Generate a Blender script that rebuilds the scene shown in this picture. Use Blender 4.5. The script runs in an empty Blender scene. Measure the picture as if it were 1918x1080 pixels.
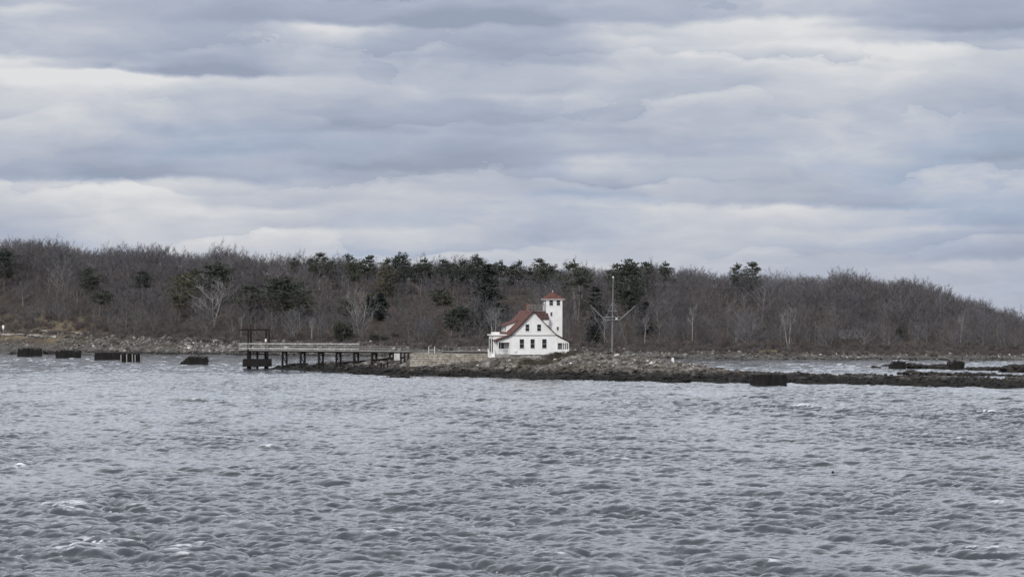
import bpy, math, random
import numpy as np
from mathutils import Vector, Matrix

R = math.radians
scn = bpy.context.scene
COL = scn.collection
random.seed(7)

# ------------------------------------------------------------------ camera
F = 5100.0            # focal length in pixels of a 1918 px wide frame
HZ = 570.0            # horizon row
CH = 16.2             # camera height over the water
cam_d = bpy.data.cameras.new('camera'); cam = bpy.data.objects.new('camera', cam_d); COL.objects.link(cam)
cam.location = (0, 0, CH); cam.rotation_euler = (R(90), 0, 0)
cam_d.sensor_width = 36; cam_d.lens = 36 * F / 1918; cam_d.shift_y = (HZ - 540) / 1918
cam_d.clip_start = 1; cam_d.clip_end = 8000
scn.camera = cam

def lin(r, g, b, a=1.0):
    f = lambda c: (c / 255 / 12.92) if c / 255 <= .04045 else ((c / 255 + .055) / 1.055) ** 2.4
    return (f(r), f(g), f(b), a)

# ------------------------------------------------------------------ world
SUN_EL, SUN_AZ = R(34), R(205)      # azimuth clockwise from +Y: behind the camera, a little left
world = bpy.data.worlds.new('World'); scn.world = world; world.use_nodes = True
def build_world():
    nt = world.node_tree; N = nt.nodes; L = nt.links; N.clear()
    def M(op, a, b=None, c=None, clamp=False):
        n = N.new('ShaderNodeMath'); n.operation = op; n.use_clamp = clamp
        for i, v in enumerate((a, b, c)):
            if v is None: continue
            if isinstance(v, (int, float)): n.inputs[i].default_value = v
            else: L.new(v, n.inputs[i])
        return n.outputs[0]
    def MR(v, a, b, c=0.0, d=1.0, smooth=True):
        n = N.new('ShaderNodeMapRange'); n.interpolation_type = 'SMOOTHSTEP' if smooth else 'LINEAR'
        L.new(v, n.inputs[0])
        for i, q in enumerate((a, b, c, d)): n.inputs[i + 1].default_value = q
        return n.outputs[0]
    def noise(vec, scale, detail, rough=.5, dist=0.0):
        n = N.new('ShaderNodeTexNoise'); n.inputs['Scale'].default_value = scale; n.inputs['Detail'].default_value = detail
        n.inputs['Roughness'].default_value = rough; n.inputs['Distortion'].default_value = dist
        L.new(vec, n.inputs['Vector']); return n.outputs['Fac']
    def XYZ(x, y, z=0.0):
        n = N.new('ShaderNodeCombineXYZ')
        for i, v in enumerate((x, y, z)):
            if isinstance(v, (int, float)): n.inputs[i].default_value = v
            else: L.new(v, n.inputs[i])
        return n.outputs[0]
    tc = N.new('ShaderNodeTexCoord'); sp = N.new('ShaderNodeSeparateXYZ'); L.new(tc.outputs['Generated'], sp.inputs[0])
    x, y, z = sp.outputs
    az = M('ARCTAN2', x, y)
    hyp = M('SQRT', M('ADD', M('MULTIPLY', x, x), M('MULTIPLY', y, y)))
    el = M('ARCTAN2', z, hyp)
    # direction in thousandths of the picture's angular unit: U right, V down from 570 at the horizon
    U0 = M('ADD', M('MULTIPLY', az, F), 959.0)
    V0 = M('SUBTRACT', HZ, M('MULTIPLY', el, F))
    wv = XYZ(M('MULTIPLY', U0, 1 / 170.0), M('MULTIPLY', V0, 1 / 62.0), 3.7)
    w1 = noise(wv, 1.0, 4, .55)
    w2 = noise(XYZ(M('MULTIPLY', U0, 1 / 170.0), M('MULTIPLY', V0, 1 / 80.0), 11.3), 1.0, 5, .55)
    U = M('ADD', U0, M('MULTIPLY', M('SUBTRACT', w1, .5), 170.0))
    V = M('ADD', V0, M('MULTIPLY', M('SUBTRACT', w2, .5), 50.0))
    fb = noise(XYZ(M('MULTIPLY', U, 1 / 330.0), M('MULTIPLY', V, 1 / 78.0), 1.3), 1.0, 5, .52, .4)
    fb2 = noise(XYZ(M('MULTIPLY', U, 1 / 95.0), M('MULTIPLY', V, 1 / 34.0), 5.1), 1.0, 5, .6)
    B = M('ADD', .47, M('MULTIPLY', M('SUBTRACT', fb, .5), .85))
    B = M('ADD', B, M('MULTIPLY', M('SUBTRACT', fb2, .5), .26))
    wq = noise(XYZ(M('MULTIPLY', U0, 1 / 290.0), M('MULTIPLY', V0, 1 / 120.0), 31.0), 1.0, 5, .5)
    fr = M('FRACT', M('ADD', M('MULTIPLY', V0, 1 / 120.0), M('MULTIPLY', wq, 2.3)))
    saw = M('MULTIPLY', M('SUBTRACT', .5, fr), MR(fr, .0, .13)); msk = MR(noise(XYZ(M('MULTIPLY', U0, 1 / 340.0), M('MULTIPLY', V0, 1 / 90.0), 41.0), 1.0, 3), .38, .62, .15, 1.0)
    B = M('ADD', B, M('MULTIPLY', M('MULTIPLY', saw, msk), .4))
    # cloud tops (sign +1: sharp upper edge, fading downward) and flat grey bases (sign -1)
    blobs = [(300, 142, 250, 60, 1, .62), (60, 120, 170, 60, 1, .45), (600, 52, 120, 48, 1, .62), (1450, 42, 180, 95, 1, .5),
             (1680, 85, 260, 90, 1, .38), (190, 342, 260, 75, 1, .46), (500, 385, 190, 70, 1, .34), (1330, 385, 280, 80, 1, .4),
             (50, 22, 120, 55, 1, .4), (1120, 292, 110, 30, 1, .34), (1000, 175, 140, 30, 1, .25), (1760, 428, 200, 25, 1, .3), (1200, 70, 160, 60, 1, .26),
             (600, 430, 260, 40, 1, .22), (1080, 495, 500, 25, 1, .15),
             (340, 138, 230, 42, -1, -.52), (900, 46, 480, 38, -1, -.5), (1770, 62, 220, 55, -1, -.5), (250, 337, 330, 50, -1, -.42),
             (830, 318, 330, 60, -1, -.36), (1180, 300, 260, 60, -1, -.3), (1560, 388, 220, 34, -1, -.46), (1860, 300, 160, 70, -1, -.3),
             (1830, 490, 170, 55, -1, -.42), (1110, 372, 130, 30, -1, -.3), (1060, 450, 130, 28, -1, -.24), (1000, 118, 140, 40, -1, -.3),
             (700, 105, 200, 25, -1, -.2), (760, 250, 380, 60, -1, -.2), (430, 290, 260, 40, -1, -.22)]
    for (cx, ey, w, h, s, amp) in blobs:
        dx = M('MULTIPLY', M('SUBTRACT', U, float(cx)), 1.0 / w)
        t = M('MULTIPLY', M('SUBTRACT', V, float(ey)), float(s) / h)
        e = M('EXPONENT', M('SUBTRACT', M('MULTIPLY', M('MULTIPLY', dx, dx), -1.0), M('MAXIMUM', t, 0.0)))
        B = M('MULTIPLY_ADD', M('MULTIPLY', e, MR(t, -8.0 / h, 8.0 / h)), amp * 1.15, B)
    cr = N.new('ShaderNodeValToRGB'); L.new(M('ADD', B, 0.0, clamp=True), cr.inputs[0])
    el_ = cr.color_ramp.elements
    stops = [(.0, lin(152, 161, 181)), (.3, lin(170, 178, 196)), (.52, lin(186, 191, 205)), (.75, lin(205, 208, 215)), (1.0, lin(226, 226, 228))]
    el_[0].position, el_[0].color = stops[0]; el_[1].position, el_[1].color = stops[-1]
    for p, c in stops[1:-1]:
        e = el_.new(p); e.color = c
    # patches where the blue shows through thin cloud
    mixb = N.new('ShaderNodeMix'); mixb.data_type = 'RGBA'; mixb.blend_type = 'MULTIPLY'
    bl = noise(XYZ(M('MULTIPLY', U, 1 / 500.0), M('MULTIPLY', V, 1 / 110.0), 21.0), 1.0, 3)
    lowsky = MR(V0, 150, 330)
    L.new(M('MULTIPLY', MR(bl, .42, .66), M('MULTIPLY', lowsky, MR(B, .75, .35))), mixb.inputs[0]); L.new(cr.outputs[0], mixb.inputs[6])
    mixb.inputs[7].default_value = (.92, .99, 1.05, 1)
    sky_band = M('MULTIPLY', MR(el, R(6.3), R(10.5), 1.0, 2.6), MR(el, R(15), R(44), 1.0, .42))  # sky above the frame: bright band then dim overhead, added to set sea reflections
    hi = N.new('ShaderNodeMix'); hi.data_type = 'RGBA'; L.new(MR(el, R(6.6), R(11)), hi.inputs[0]); L.new(mixb.outputs[2], hi.inputs[6])
    bw = N.new('ShaderNodeRGBToBW'); L.new(mixb.outputs[2], bw.inputs[0]); tn = N.new('ShaderNodeMix'); tn.data_type = 'RGBA'; tn.blend_type = 'MULTIPLY'; tn.inputs[0].default_value = 1
    L.new(bw.outputs[0], tn.inputs[6]); tn.inputs[7].default_value = (.95, .995, 1.085, 1); L.new(tn.outputs[2], hi.inputs[7]); mixb = hi  # hue of the unseen upper sky, chosen for the sea's reflected colour
    sc_ = N.new('ShaderNodeVectorMath'); sc_.operation = 'SCALE'; L.new(mixb.outputs[2], sc_.inputs[0]); L.new(sky_band, sc_.inputs['Scale'])
    sky = N.new('ShaderNodeTexSky'); sky.sky_type = 'NISHITA'; sky.sun_disc = False
    sky.sun_elevation = SUN_EL; sky.sun_rotation = SUN_AZ
    b1 = N.new('ShaderNodeBackground'); b1.inputs[1].default_value = .07; L.new(sky.outputs[0], b1.inputs[0])
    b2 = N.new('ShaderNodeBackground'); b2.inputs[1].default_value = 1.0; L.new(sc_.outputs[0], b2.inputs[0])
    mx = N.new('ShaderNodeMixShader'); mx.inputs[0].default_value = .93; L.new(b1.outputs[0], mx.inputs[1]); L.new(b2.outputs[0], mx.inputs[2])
    out = N.new('ShaderNodeOutputWorld'); L.new(mx.outputs[0], out.inputs[0])
build_world()

sun_d = bpy.data.lights.new('sun', 'SUN'); sun = bpy.data.objects.new('sun', sun_d); COL.objects.link(sun)
sun_d.energy = 2.4; sun_d.angle = R(10); sun_d.color = (1, .96, .9)
sdir = Vector((math.sin(SUN_AZ) * math.cos(SUN_EL), math.cos(SUN_AZ) * math.cos(SUN_EL), math.sin(SUN_EL)))
sun.rotation_euler = sdir.to_track_quat('Z', 'Y').to_euler()
sun.location = (0, 0, 200)
vs = scn.view_settings; vs.view_transform = 'Standard'; vs.look = 'None'; vs.exposure = 0.0; vs.gamma = 1; vs.use_curve_mapping = False
scn.render.engine = 'CYCLES'
scn.cycles.max_bounces = 5; scn.cycles.diffuse_bounces = 2; scn.cycles.glossy_bounces = 3; scn.cycles.transparent_max_bounces = 4

# ------------------------------------------------------------------ helpers
def GX(px, Y): return (px - 959.0) / F * Y
def ZZ(py, Y): return CH - (py - HZ) / F * Y
def P(px, py, Y): return Vector((GX(px, Y), Y, ZZ(py, Y)))
def YW(py): return F * CH / (py - HZ)          # distance of a point on the water seen at row py

_lat = {}
def vnoise(x, y, seed=0):
    if seed not in _lat: _lat[seed] = np.random.RandomState(seed + 100).rand(256, 256)
    t = _lat[seed]
    xi = np.floor(x).astype(int); yi = np.floor(y).astype(int)
    fx = x - xi; fy = y - yi
    fx = fx * fx * (3 - 2 * fx); fy = fy * fy * (3 - 2 * fy)
    a = t[xi & 255, yi & 255]; b = t[(xi + 1) & 255, yi & 255]; c = t[xi & 255, (yi + 1) & 255]; d = t[(xi + 1) & 255, (yi + 1) & 255]
    return (a * (1 - fx) + b * fx) * (1 - fy) + (c * (1 - fx) + d * fx) * fy
def fbm(x, y, oct=4, seed=0, rough=.5):
    s = 0; a = 1; tot = 0
    for i in range(oct):
        s = s + a * vnoise(x * 2 ** i + 17.3 * i, y * 2 ** i + 9.1 * i, seed + i); tot += a; a *= rough
    return s / tot
def sstep(a, b, x):
    t = np.clip((x - a) / (b - a), 0, 1); return t * t * (3 - 2 * t)

def mesh_np(name, V, faces, mats, fmat=None, smooth=False, attrs=None):
    """faces: list of (n,k) int arrays"""
    me = bpy.data.meshes.new(name)
    V = np.asarray(V, dtype=np.float32).reshape(-1, 3)
    me.vertices.add(len(V)); me.vertices.foreach_set('co', V.ravel())
    faces = [np.asarray(f, dtype=np.int32) for f in faces if len(f)]
    loops = np.concatenate([f.ravel() for f in faces]); tot = np.concatenate([np.full(len(f), f.shape[1], dtype=np.int32) for f in faces])
    st = np.concatenate([[0], np.cumsum(tot)[:-1]]).astype(np.int32)
    me.loops.add(len(loops)); me.loops.foreach_set('vertex_index', loops.astype(np.int32))
    me.polygons.add(len(tot)); me.polygons.foreach_set('loop_start', st)
    for m in mats: me.materials.append(m)
    if fmat is not None: me.polygons.foreach_set('material_index', np.asarray(fmat, dtype=np.int32))
    me.update(calc_edges=True)
    if smooth: me.shade_smooth()
    else: me.shade_flat()
    for k, v in (attrs or {}).items():
        at = me.attributes.new(k, 'FLOAT', 'POINT'); at.data.foreach_set('value', np.asarray(v, dtype=np.float32))
    return me

def link(name, me, parent=None, loc=None):
    o = bpy.data.objects.new(name, me); COL.objects.link(o)
    if parent is not None: o.parent = parent
    if loc is not None: o.location = loc
    return o
def tag(o, label=None, cat=None, group=None, kind=None):
    if label: o['label'] = label
    if cat: o['category'] = cat
    if group: o['group'] = group
    if kind: o['kind'] = kind
    return o
def empty(name, loc, label, cat, group=None, rz=0.0, sc=1.0):
    o = bpy.data.objects.new(name, None); COL.objects.link(o); o.location = loc; o.rotation_euler = (0, 0, rz); o.scale = (sc, sc, sc)
    o.empty_display_size = .5
    return tag(o, label, cat, group)

class MB:
    """collects shapes, links them as ONE mesh object"""
    def __init__(s): s.v = []; s.f = []; s.m = []
    def add(s, vs, fs, m=0):
        o = len(s.v); s.v += [tuple(v) for v in vs]; s.f += [tuple(i + o for i in f) for f in fs]; s.m += [m] * len(fs); return s
    def box(s, x0, x1, y0, y1, z0, z1, m=0):
        v = [(x0, y0, z0), (x1, y0, z0), (x1, y1, z0), (x0, y1, z0), (x0, y0, z1), (x1, y0, z1), (x1, y1, z1), (x0, y1, z1)]
        return s.add(v, [(0, 3, 2, 1), (4, 5, 6, 7), (0, 1, 5, 4), (1, 2, 6, 5), (2, 3, 7, 6), (3, 0, 4, 7)], m)
    def beam(s, a, b, w, h=None, m=0, up=(0, 0, 1)):
        a = Vector(a); b = Vector(b); h = h or w; d = (b - a).normalized(); u = Vector(up)
        if abs(d.dot(u)) > .98: u = Vector((0, 1, 0))
        r = d.cross(u).normalized(); u = r.cross(d)
        v = [p + r * sx * w / 2 + u * sz * h / 2 for p in (a, b) for sx, sz in ((-1, -1), (1, -1), (1, 1), (-1, 1))]
        return s.add(v, [(0, 1, 2, 3), (7, 6, 5, 4), (0, 4, 5, 1), (1, 5, 6, 2), (2, 6, 7, 3), (3, 7, 4, 0)], m)
    def tube(s, pts, rad, n=8, m=0):
        pts = [Vector(p) for p in pts]; rings = []
        for i, p in enumerate(pts):
            d = (pts[min(i + 1, len(pts) - 1)] - pts[max(i - 1, 0)]).normalized()
            u = Vector((0, 0, 1)) if abs(d.z) < .9 else Vector((1, 0, 0))
            r = d.cross(u).normalized(); u = r.cross(d)
            rr = rad[i] if hasattr(rad, '__len__') else rad
            rings.append([p + r * math.cos(2 * math.pi * k / n) * rr + u * math.sin(2 * math.pi * k / n) * rr for k in range(n)])
        v = [q for g in rings for q in g]; f = []
        for i in range(len(pts) - 1):
            for k in range(n):
                f.append((i * n + k, i * n + (k + 1) % n, (i + 1) * n + (k + 1) % n, (i + 1) * n + k))
        f.append(tuple(range(n))[::-1]); f.append(tuple(range((len(pts) - 1) * n, len(pts) * n)))
        return s.add(v, f, m)
    def prism(s, poly, y0, y1, m=0):
        """polygon in (x,z) extruded along y"""
        n = len(poly); v = [(x, y0, z) for x, z in poly] + [(x, y1, z) for x, z in poly]
        f = [tuple(range(n)), tuple(range(2 * n - 1, n - 1, -1))] + [(i, i + n, (i + 1) % n + n, (i + 1) % n) for i in range(n)]
        return s.add(v, f, m)
    def build(s, name, mats, parent=None, loc=None, bevel=0.0):
        me = bpy.data.meshes.new(name)
        me.from_pydata(s.v, [], s.f)
        for m in (mats if isinstance(mats, (list, tuple)) else [mats]): me.materials.append(m)
        me.polygons.foreach_set('material_index', s.m)
        import bmesh
        bm = bmesh.new(); bm.from_mesh(me); bmesh.ops.recalc_face_normals(bm, faces=bm.faces); bm.to_mesh(me); bm.free()
        me.update()
        o = link(name, me, parent, loc)
        if bevel:
            b = o.modifiers.new('bevel', 'BEVEL'); b.width = bevel; b.segments = 1; b.limit_method = 'ANGLE'
        return o

# ------------------------------------------------------------------ materials
class NT:
    def __init__(s, name):
        s.m = bpy.data.materials.new(name); s.m.use_nodes = True; s.t = s.m.node_tree; s.N = s.t.nodes; s.L = s.t.links
        s.b = s.N['Principled BSDF']; s.b.inputs['Specular IOR Level'].default_value = .25
    def co(s, scale=(1, 1, 1)):
        t = s.N.new('ShaderNodeTexCoord'); m = s.N.new('ShaderNodeMapping'); m.inputs['Scale'].default_value = scale
        s.L.new(t.outputs['Object'], m.inputs[0]); return m.outputs[0]
    def noise(s, vec, scale=1, detail=4, rough=.5, dist=0):
        n = s.N.new('ShaderNodeTexNoise'); s.L.new(vec, n.inputs['Vector']); n.inputs['Scale'].default_value = scale; n.inputs['Detail'].default_value = detail
        n.inputs['Roughness'].default_value = rough; n.inputs['Distortion'].default_value = dist; return n.outputs['Fac']
    def ramp(s, fac, stops):
        c = s.N.new('ShaderNodeValToRGB'); s.L.new(fac, c.inputs[0]); e = c.color_ramp.elements
        e[0].position = stops[0][0]; e[0].color = (*stops[0][1], 1); e[1].position = stops[-1][0]; e[1].color = (*stops[-1][1], 1)
        for p, q in stops[1:-1]:
            k = e.new(p); k.color = (*q, 1)
        return c.outputs[0]
    def mix(s, fac, a, b, mode='MIX'):
        n = s.N.new('ShaderNodeMix'); n.data_type = 'RGBA'; n.blend_type = mode
        for i, v in ((0, fac), (6, a), (7, b)):
            if isinstance(v, (int, float)): n.inputs[i].default_value = v
            elif isinstance(v, tuple): n.inputs[i].default_value = (*v[:3], 1)
            else: s.L.new(v, n.inputs[i])
        return n.outputs[2]
    def math(s, op, a, b=0.0, clamp=False):
        n = s.N.new('ShaderNodeMath'); n.operation = op; n.use_clamp = clamp
        for i, v in enumerate((a, b)):
            if isinstance(v, (int, float)): n.inputs[i].default_value = v
            else: s.L.new(v, n.inputs[i])
        return n.outputs[0]
    def mr(s, v, a, b, c=0.0, d=1.0):
        n = s.N.new('ShaderNodeMapRange'); s.L.new(v, n.inputs[0])
        for i, q in enumerate((a, b, c, d)): n.inputs[i + 1].default_value = q
        n.interpolation_type = 'SMOOTHSTEP'; return n.outputs[0]
    def attr(s, k):
        n = s.N.new('ShaderNodeAttribute'); n.attribute_name = k; return n.outputs['Fac']
    def rnd(s):
        return s.N.new('ShaderNodeObjectInfo').outputs['Random']
    def posz(s):
        g = s.N.new('ShaderNodeNewGeometry'); p = s.N.new('ShaderNodeSeparateXYZ'); s.L.new(g.outputs['Position'], p.inputs[0]); return p.outputs[2]
    def pos(s):
        return s.N.new('ShaderNodeNewGeometry').outputs['Position']
    def out(s, col, rough=.8, bump=None, dist=.05, strength=.6):
        if isinstance(col, tuple): s.b.inputs['Base Color'].default_value = (*col[:3], 1)
        else: s.L.new(col, s.b.inputs['Base Color'])
        s.b.inputs['Roughness'].default_value = rough
        if bump is not None:
            n = s.N.new('ShaderNodeBump'); n.inputs['Distance'].default_value = dist; n.inputs['Strength'].default_value = strength
            s.L.new(bump, n.inputs['Height']); s.L.new(n.outputs[0], s.b.inputs['Normal'])
        return s.m

def worn(name, a, b, scale=1.0, stretch=(1, 1, 1), rough=.8, bump=.02, lo=.35, hi=.7):
    t = NT(name); c = t.co(stretch); n = t.noise(c, scale, 5, .6)
    return t.out(t.ramp(n, [(lo, a), (hi, b)]), rough, n, bump)

M_white = NT('white_paint')
_c = M_white.co((1, 1, 1)); _n = M_white.noise(_c, .8, 5, .6)
_w = M_white.N.new('ShaderNodeTexWave'); _w.bands_direction = 'Z'; _w.wave_profile = 'SAW'; _w.inputs['Scale'].default_value = 1.25; M_white.L.new(_c, _w.inputs[0])
M_white = M_white.out(M_white.ramp(_n, [(.3, (.68, .67, .66)), (.65, (.8, .795, .79))]), .6, _w.outputs['Fac'], .02, .5)
M_trim = worn('white_trim', (.74, .74, .73), (.8, .8, .79), 2.0, rough=.55, bump=.004)
M_roof = NT('red_shingle')
_c = M_roof.co(); _br = M_roof.N.new('ShaderNodeTexBrick'); M_roof.L.new(M_roof.co((1, 1, 1)), _br.inputs['Vector'])
_n = M_roof.noise(_c, 1.1, 6, .65)
M_roof = M_roof.out(M_roof.ramp(_n, [(.3, (.07, .036, .031)), (.5, (.118, .052, .044)), (.72, (.165, .083, .07))]), .85, _n, .03)
M_roofdark = worn('shaded_shingle', (.055, .034, .032), (.1, .055, .05), 1.4, bump=.03)  # red shingle with the shade of its slopes put into the colour
M_rake = worn('brown_rake_trim', (.04, .024, .021), (.065, .035, .03), 2.0, rough=.8)
M_glass = NT('window_glass'); M_glass.b.inputs['Specular IOR Level'].default_value = .5; M_glass = M_glass.out((.014, .016, .018), .12)
M_brick = worn('chimney_brick', (.14, .06, .045), (.24, .1, .07), 3.0)
M_greywood = worn('grey_weathered_wood', (.16, .155, .15), (.3, .29, .28), 1.2, (1, 1, .3), .85)
M_darkwood = worn('black_creosote_timber', (.006, .0055, .006), (.02, .017, .016), 1.5, (1, 1, .35), .8, .03)
M_metal = worn('dull_galvanised_metal', (.13, .135, .14), (.22, .225, .235), 1.5, rough=.6)
M_deck = worn('grey_deck_plank', (.22, .215, .215), (.36, .35, .34), .8, (1, 1, 1), .85)
M_concrete = worn('pale_concrete', (.4, .39, .37), (.58, .57, .55), 1.2, rough=.85)

def granite_wall():
    t = NT('coursed_granite')
    g = t.N.new('ShaderNodeTexCoord'); br = t.N.new('ShaderNodeTexBrick'); t.L.new(g.outputs['UV'], br.inputs['Vector'])
    br.inputs['Scale'].default_value = 1.0; br.inputs['Mortar Size'].default_value = .035; br.inputs['Brick Width'].default_value = 2.3; br.inputs['Row Height'].default_value = .58
    br.inputs['Color1'].default_value = (.38, .355, .315, 1); br.inputs['Color2'].default_value = (.25, .23, .2, 1); br.inputs['Mortar'].default_value = (.06, .055, .05, 1)
    n = t.noise(t.co(), 1.3, 5, .6); col = t.mix(.9, br.outputs['Color'], t.ramp(n, [(.3, (.35, .32, .28)), (.6, (1.1, 1.1, 1.1))]), 'MULTIPLY')
    return t.out(col, .9, br.outputs['Fac'], -.05)
M_granite = granite_wall()

def rock_mat(name, dark, mid, pale, tide0, tide1, wet=(.016, .015, .014)):
    t = NT(name); p = t.pos(); n = t.noise(p, .5, 6, .65); n2 = t.noise(p, .11, 3, .5)
    base = t.ramp(n, [(.3, dark), (.5, mid), (.72, pale)])
    base = t.mix(t.mr(t.attr('tint'), 0, 1, 0, .85), base, t.ramp(t.attr('tint'), [(0, dark), (.45, mid), (.85, pale), (1, tuple(min(.75, c * 1.9) for c in pale))]))
    base = t.mix(t.mr(n2, .45, .65, 0, .5), base, (.085, .068, .048))
    z = t.math('ADD', t.posz(), t.math('MULTIPLY', t.math('SUBTRACT', n, .5), 2.2))
    weed = t.ramp(n, [(.35, wet), (.6, tuple(c * 2.3 for c in wet)), (.75, tuple(c * 4 for c in wet))])
    return t.out(t.mix(t.mr(z, tide0, tide1), weed, base), .85, n, .12)
M_rock = rock_mat('shore_rock', (.017, .015, .014), (.11, .1, .092), (.4, .38, .355), 1.0, 2.6, (.009, .0085, .008))
M_rockfar = rock_mat('far_shore_rock', (.035, .032, .03), (.13, .122, .114), (.42, .4, .375), .3, 1.2)

def ground_mat():
    t = NT('leaf_litter'); p = t.pos(); n = t.noise(p, .25, 6, .6); z = t.posz()
    gr = t.ramp(n, [(.3, (.1, .078, .05)), (.7, (.2, .165, .115))])
    lit = t.ramp(n, [(.3, (.035, .029, .025)), (.55, (.062, .05, .042)), (.75, (.1, .08, .06))])
    sand = t.ramp(n, [(.3, (.05, .046, .043)), (.55, (.1, .094, .087)), (.75, (.2, .19, .178))])
    zz = t.math('ADD', z, t.math('MULTIPLY', t.math('SUBTRACT', n, .5), 2.0))
    wet = t.ramp(n, [(.3, (.05, .046, .044)), (.7, (.12, .11, .105))])
    c = t.mix(t.mr(zz, 1.9, 3.2), sand, lit); c = t.mix(t.attr('grass'), c, gr); c = t.mix(t.mr(zz, .1, .8), wet, c)
    return t.out(c, .9, n, .15)
M_ground = ground_mat()
def wood_mat(name, stops):
    t = NT(name); f = t.math('FRACT', t.math('ADD', t.attr('tint'), t.math('MULTIPLY', t.rnd(), 7.0)))
    n = t.noise(t.co(), .35, 3, .6)
    c = t.ramp(f, stops); return t.out(t.mix(.6, c, t.ramp(n, [(.3, (.6, .6, .6)), (.7, (1.25, 1.25, 1.25))]), 'MULTIPLY'), .9)
M_bark = wood_mat('grey_bark', [(0, (.075, .071, .073)), (.45, (.115, .11, .113)), (.8, (.19, .183, .187)), (1, (.3, .29, .29))])
M_twig = wood_mat('bare_twig', [(0, (.07, .068, .077)), (.25, (.122, .116, .125)), (.45, (.09, .09, .105)), (.62, (.138, .112, .11)), (.8, (.104, .098, .096)), (1, (.155, .152, .165))])
M_palebark = worn('pale_bark', (.24, .235, .23), (.38, .37, .365), .6)
M_midbark = worn('grey_branch_bark', (.15, .145, .145), (.27, .26, .26), .6)
M_paletwig = worn('pale_twig', (.15, .145, .145), (.25, .24, .24), .6)
M_pine = wood_mat('pine_needle', [(0, (.042, .052, .044)), (.3, (.062, .068, .05)), (.6, (.046, .058, .052)), (.8, (.072, .078, .054)), (1, (.055, .062, .052))])
M_spruce = wood_mat('spruce_needle', [(0, (.036, .045, .044)), (.5, (.044, .052, .05)), (1, (.052, .058, .052))])
M_yellowpine = worn('yellowish_needle', (.07, .068, .045), (.105, .098, .065), .5)
M_shrub = wood_mat('brush_twig', [(0, (.088, .078, .08)), (.3, (.115, .103, .104)), (.5, (.11, .107, .104)), (.7, (.118, .094, .092)), (1, (.13, .122, .112))])
M_bush = wood_mat('evergreen_bush_leaf', [(0, (.05, .054, .042)), (1, (.085, .08, .062))])
M_grass = worn('dry_grass', (.2, .16, .1), (.36, .3, .2), 1.0)

def water_mat():
    t = NT('sea_water'); b = t.b
    p = t.pos(); mp = t.N.new('ShaderNodeMapping'); mp.inputs['Scale'].default_value = (.9, 1.9, 1); mp.inputs['Rotation'].default_value = (0, 0, R(-12)); t.L.new(p, mp.inputs[0])
    n1 = t.noise(mp.outputs[0], 1.6, 6, .7, .8)
    n2 = t.noise(p, .02, 3, .5)
    foam_glint = t.attr('foam_glint'); fn = t.noise(p, 2.6, 5, .7)
    fm = t.math('MULTIPLY', t.mr(t.math('ADD', foam_glint, t.math('MULTIPLY', t.math('SUBTRACT', fn, .5), .7)), .26, .85), 1.0)
    col = t.mix(fm, t.ramp(n2, [(.35, (.052, .058, .068)), (.65, (.062, .069, .08))]), (.8, .82, .86))
    t.L.new(col, b.inputs['Base Color'])
    t.L.new(t.mr(fm, 0, 1, .05, .8), b.inputs['Roughness'])
    b.inputs['IOR'].default_value = 1.33; b.inputs['Specular IOR Level'].default_value = .5
    bp = t.N.new('ShaderNodeBump'); bp.inputs['Distance'].default_value = .08
    t.L.new(t.math('MULTIPLY', t.attr('chop'), .9), bp.inputs['Strength'])
    t.L.new(n1, bp.inputs['Height']); t.L.new(bp.outputs[0], b.inputs['Normal'])
    return t.m
M_water = water_mat()

# ------------------------------------------------------------------ terrain
front = [(500, 690), (560, 694), (600, 697), (720, 703), (850, 706), (1000, 711), (1150, 714), (1400, 718), (1560, 719), (1700, 723), (1918, 728), (2300, 734)]
FR = np.array([(GX(px, YW(py)), YW(py)) for px, py in front])
BK = np.array([(-58, 704), (-44, 690), (-30, 680), (-20, 690), (-5, 705), (15, 712), (30, 700), (40, 670), (47, 622), (60, 598), (80, 584), (100, 560), (128, 540)])
POLY = np.vstack([FR, BK[::-1]])
def sdf(x, y, poly):
    d = np.full(x.shape, 1e9); ins = np.zeros(x.shape, bool); n = len(poly)
    for i in range(n):
        ax, ay = poly[i]; bx, by = poly[(i + 1) % n]
        ex, ey = bx - ax, by - ay; wx, wy = x - ax, y - ay
        t = np.clip((wx * ex + wy * ey) / (ex * ex + ey * ey), 0, 1)
        d = np.minimum(d, (wx - ex * t) ** 2 + (wy - ey * t) ** 2)
        c = ((ay <= y) & (by > y)) | ((by <= y) & (ay > y))
        with np.errstate(divide='ignore', invalid='ignore'):
            xi = ax + (y - ay) / (by - ay) * (bx - ax) if by != ay else np.full(x.shape, 1e9)
        ins ^= c & (x < xi)
    return np.where(ins, 1, -1) * np.sqrt(d)
HX = [-66, -48, -36, -27, -22, 14, 24, 36, 43, 50, 60, 80, 128]
HH = [.9, 1.3, 1.8, 3.4, 4.75, 4.5, 4.2, 3.3, 2.0, .95, .75, .75, .7]
HW = [8, 10, 12, 18, 22, 24, 26, 26, 22, 14, 10, 9, 9]
HOUSE = Vector((GX(955, 620), 620, ZZ(665, 620))); TH = R(10.5); HS = 1.033
def house_mask(x, y):
    dx = (x - HOUSE.x) / HS; dy = (y - HOUSE.y) / HS
    a = dx * math.cos(TH) + dy * math.sin(TH); b = -dx * math.sin(TH) + dy * math.cos(TH)
    da = np.maximum(np.maximum(-4 - a, a - 13.6), 0); db = np.maximum(np.maximum(-.6 - b, b - 18), 0)
    return 1 - sstep(0, 3, np.hypot(da, db))
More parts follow.
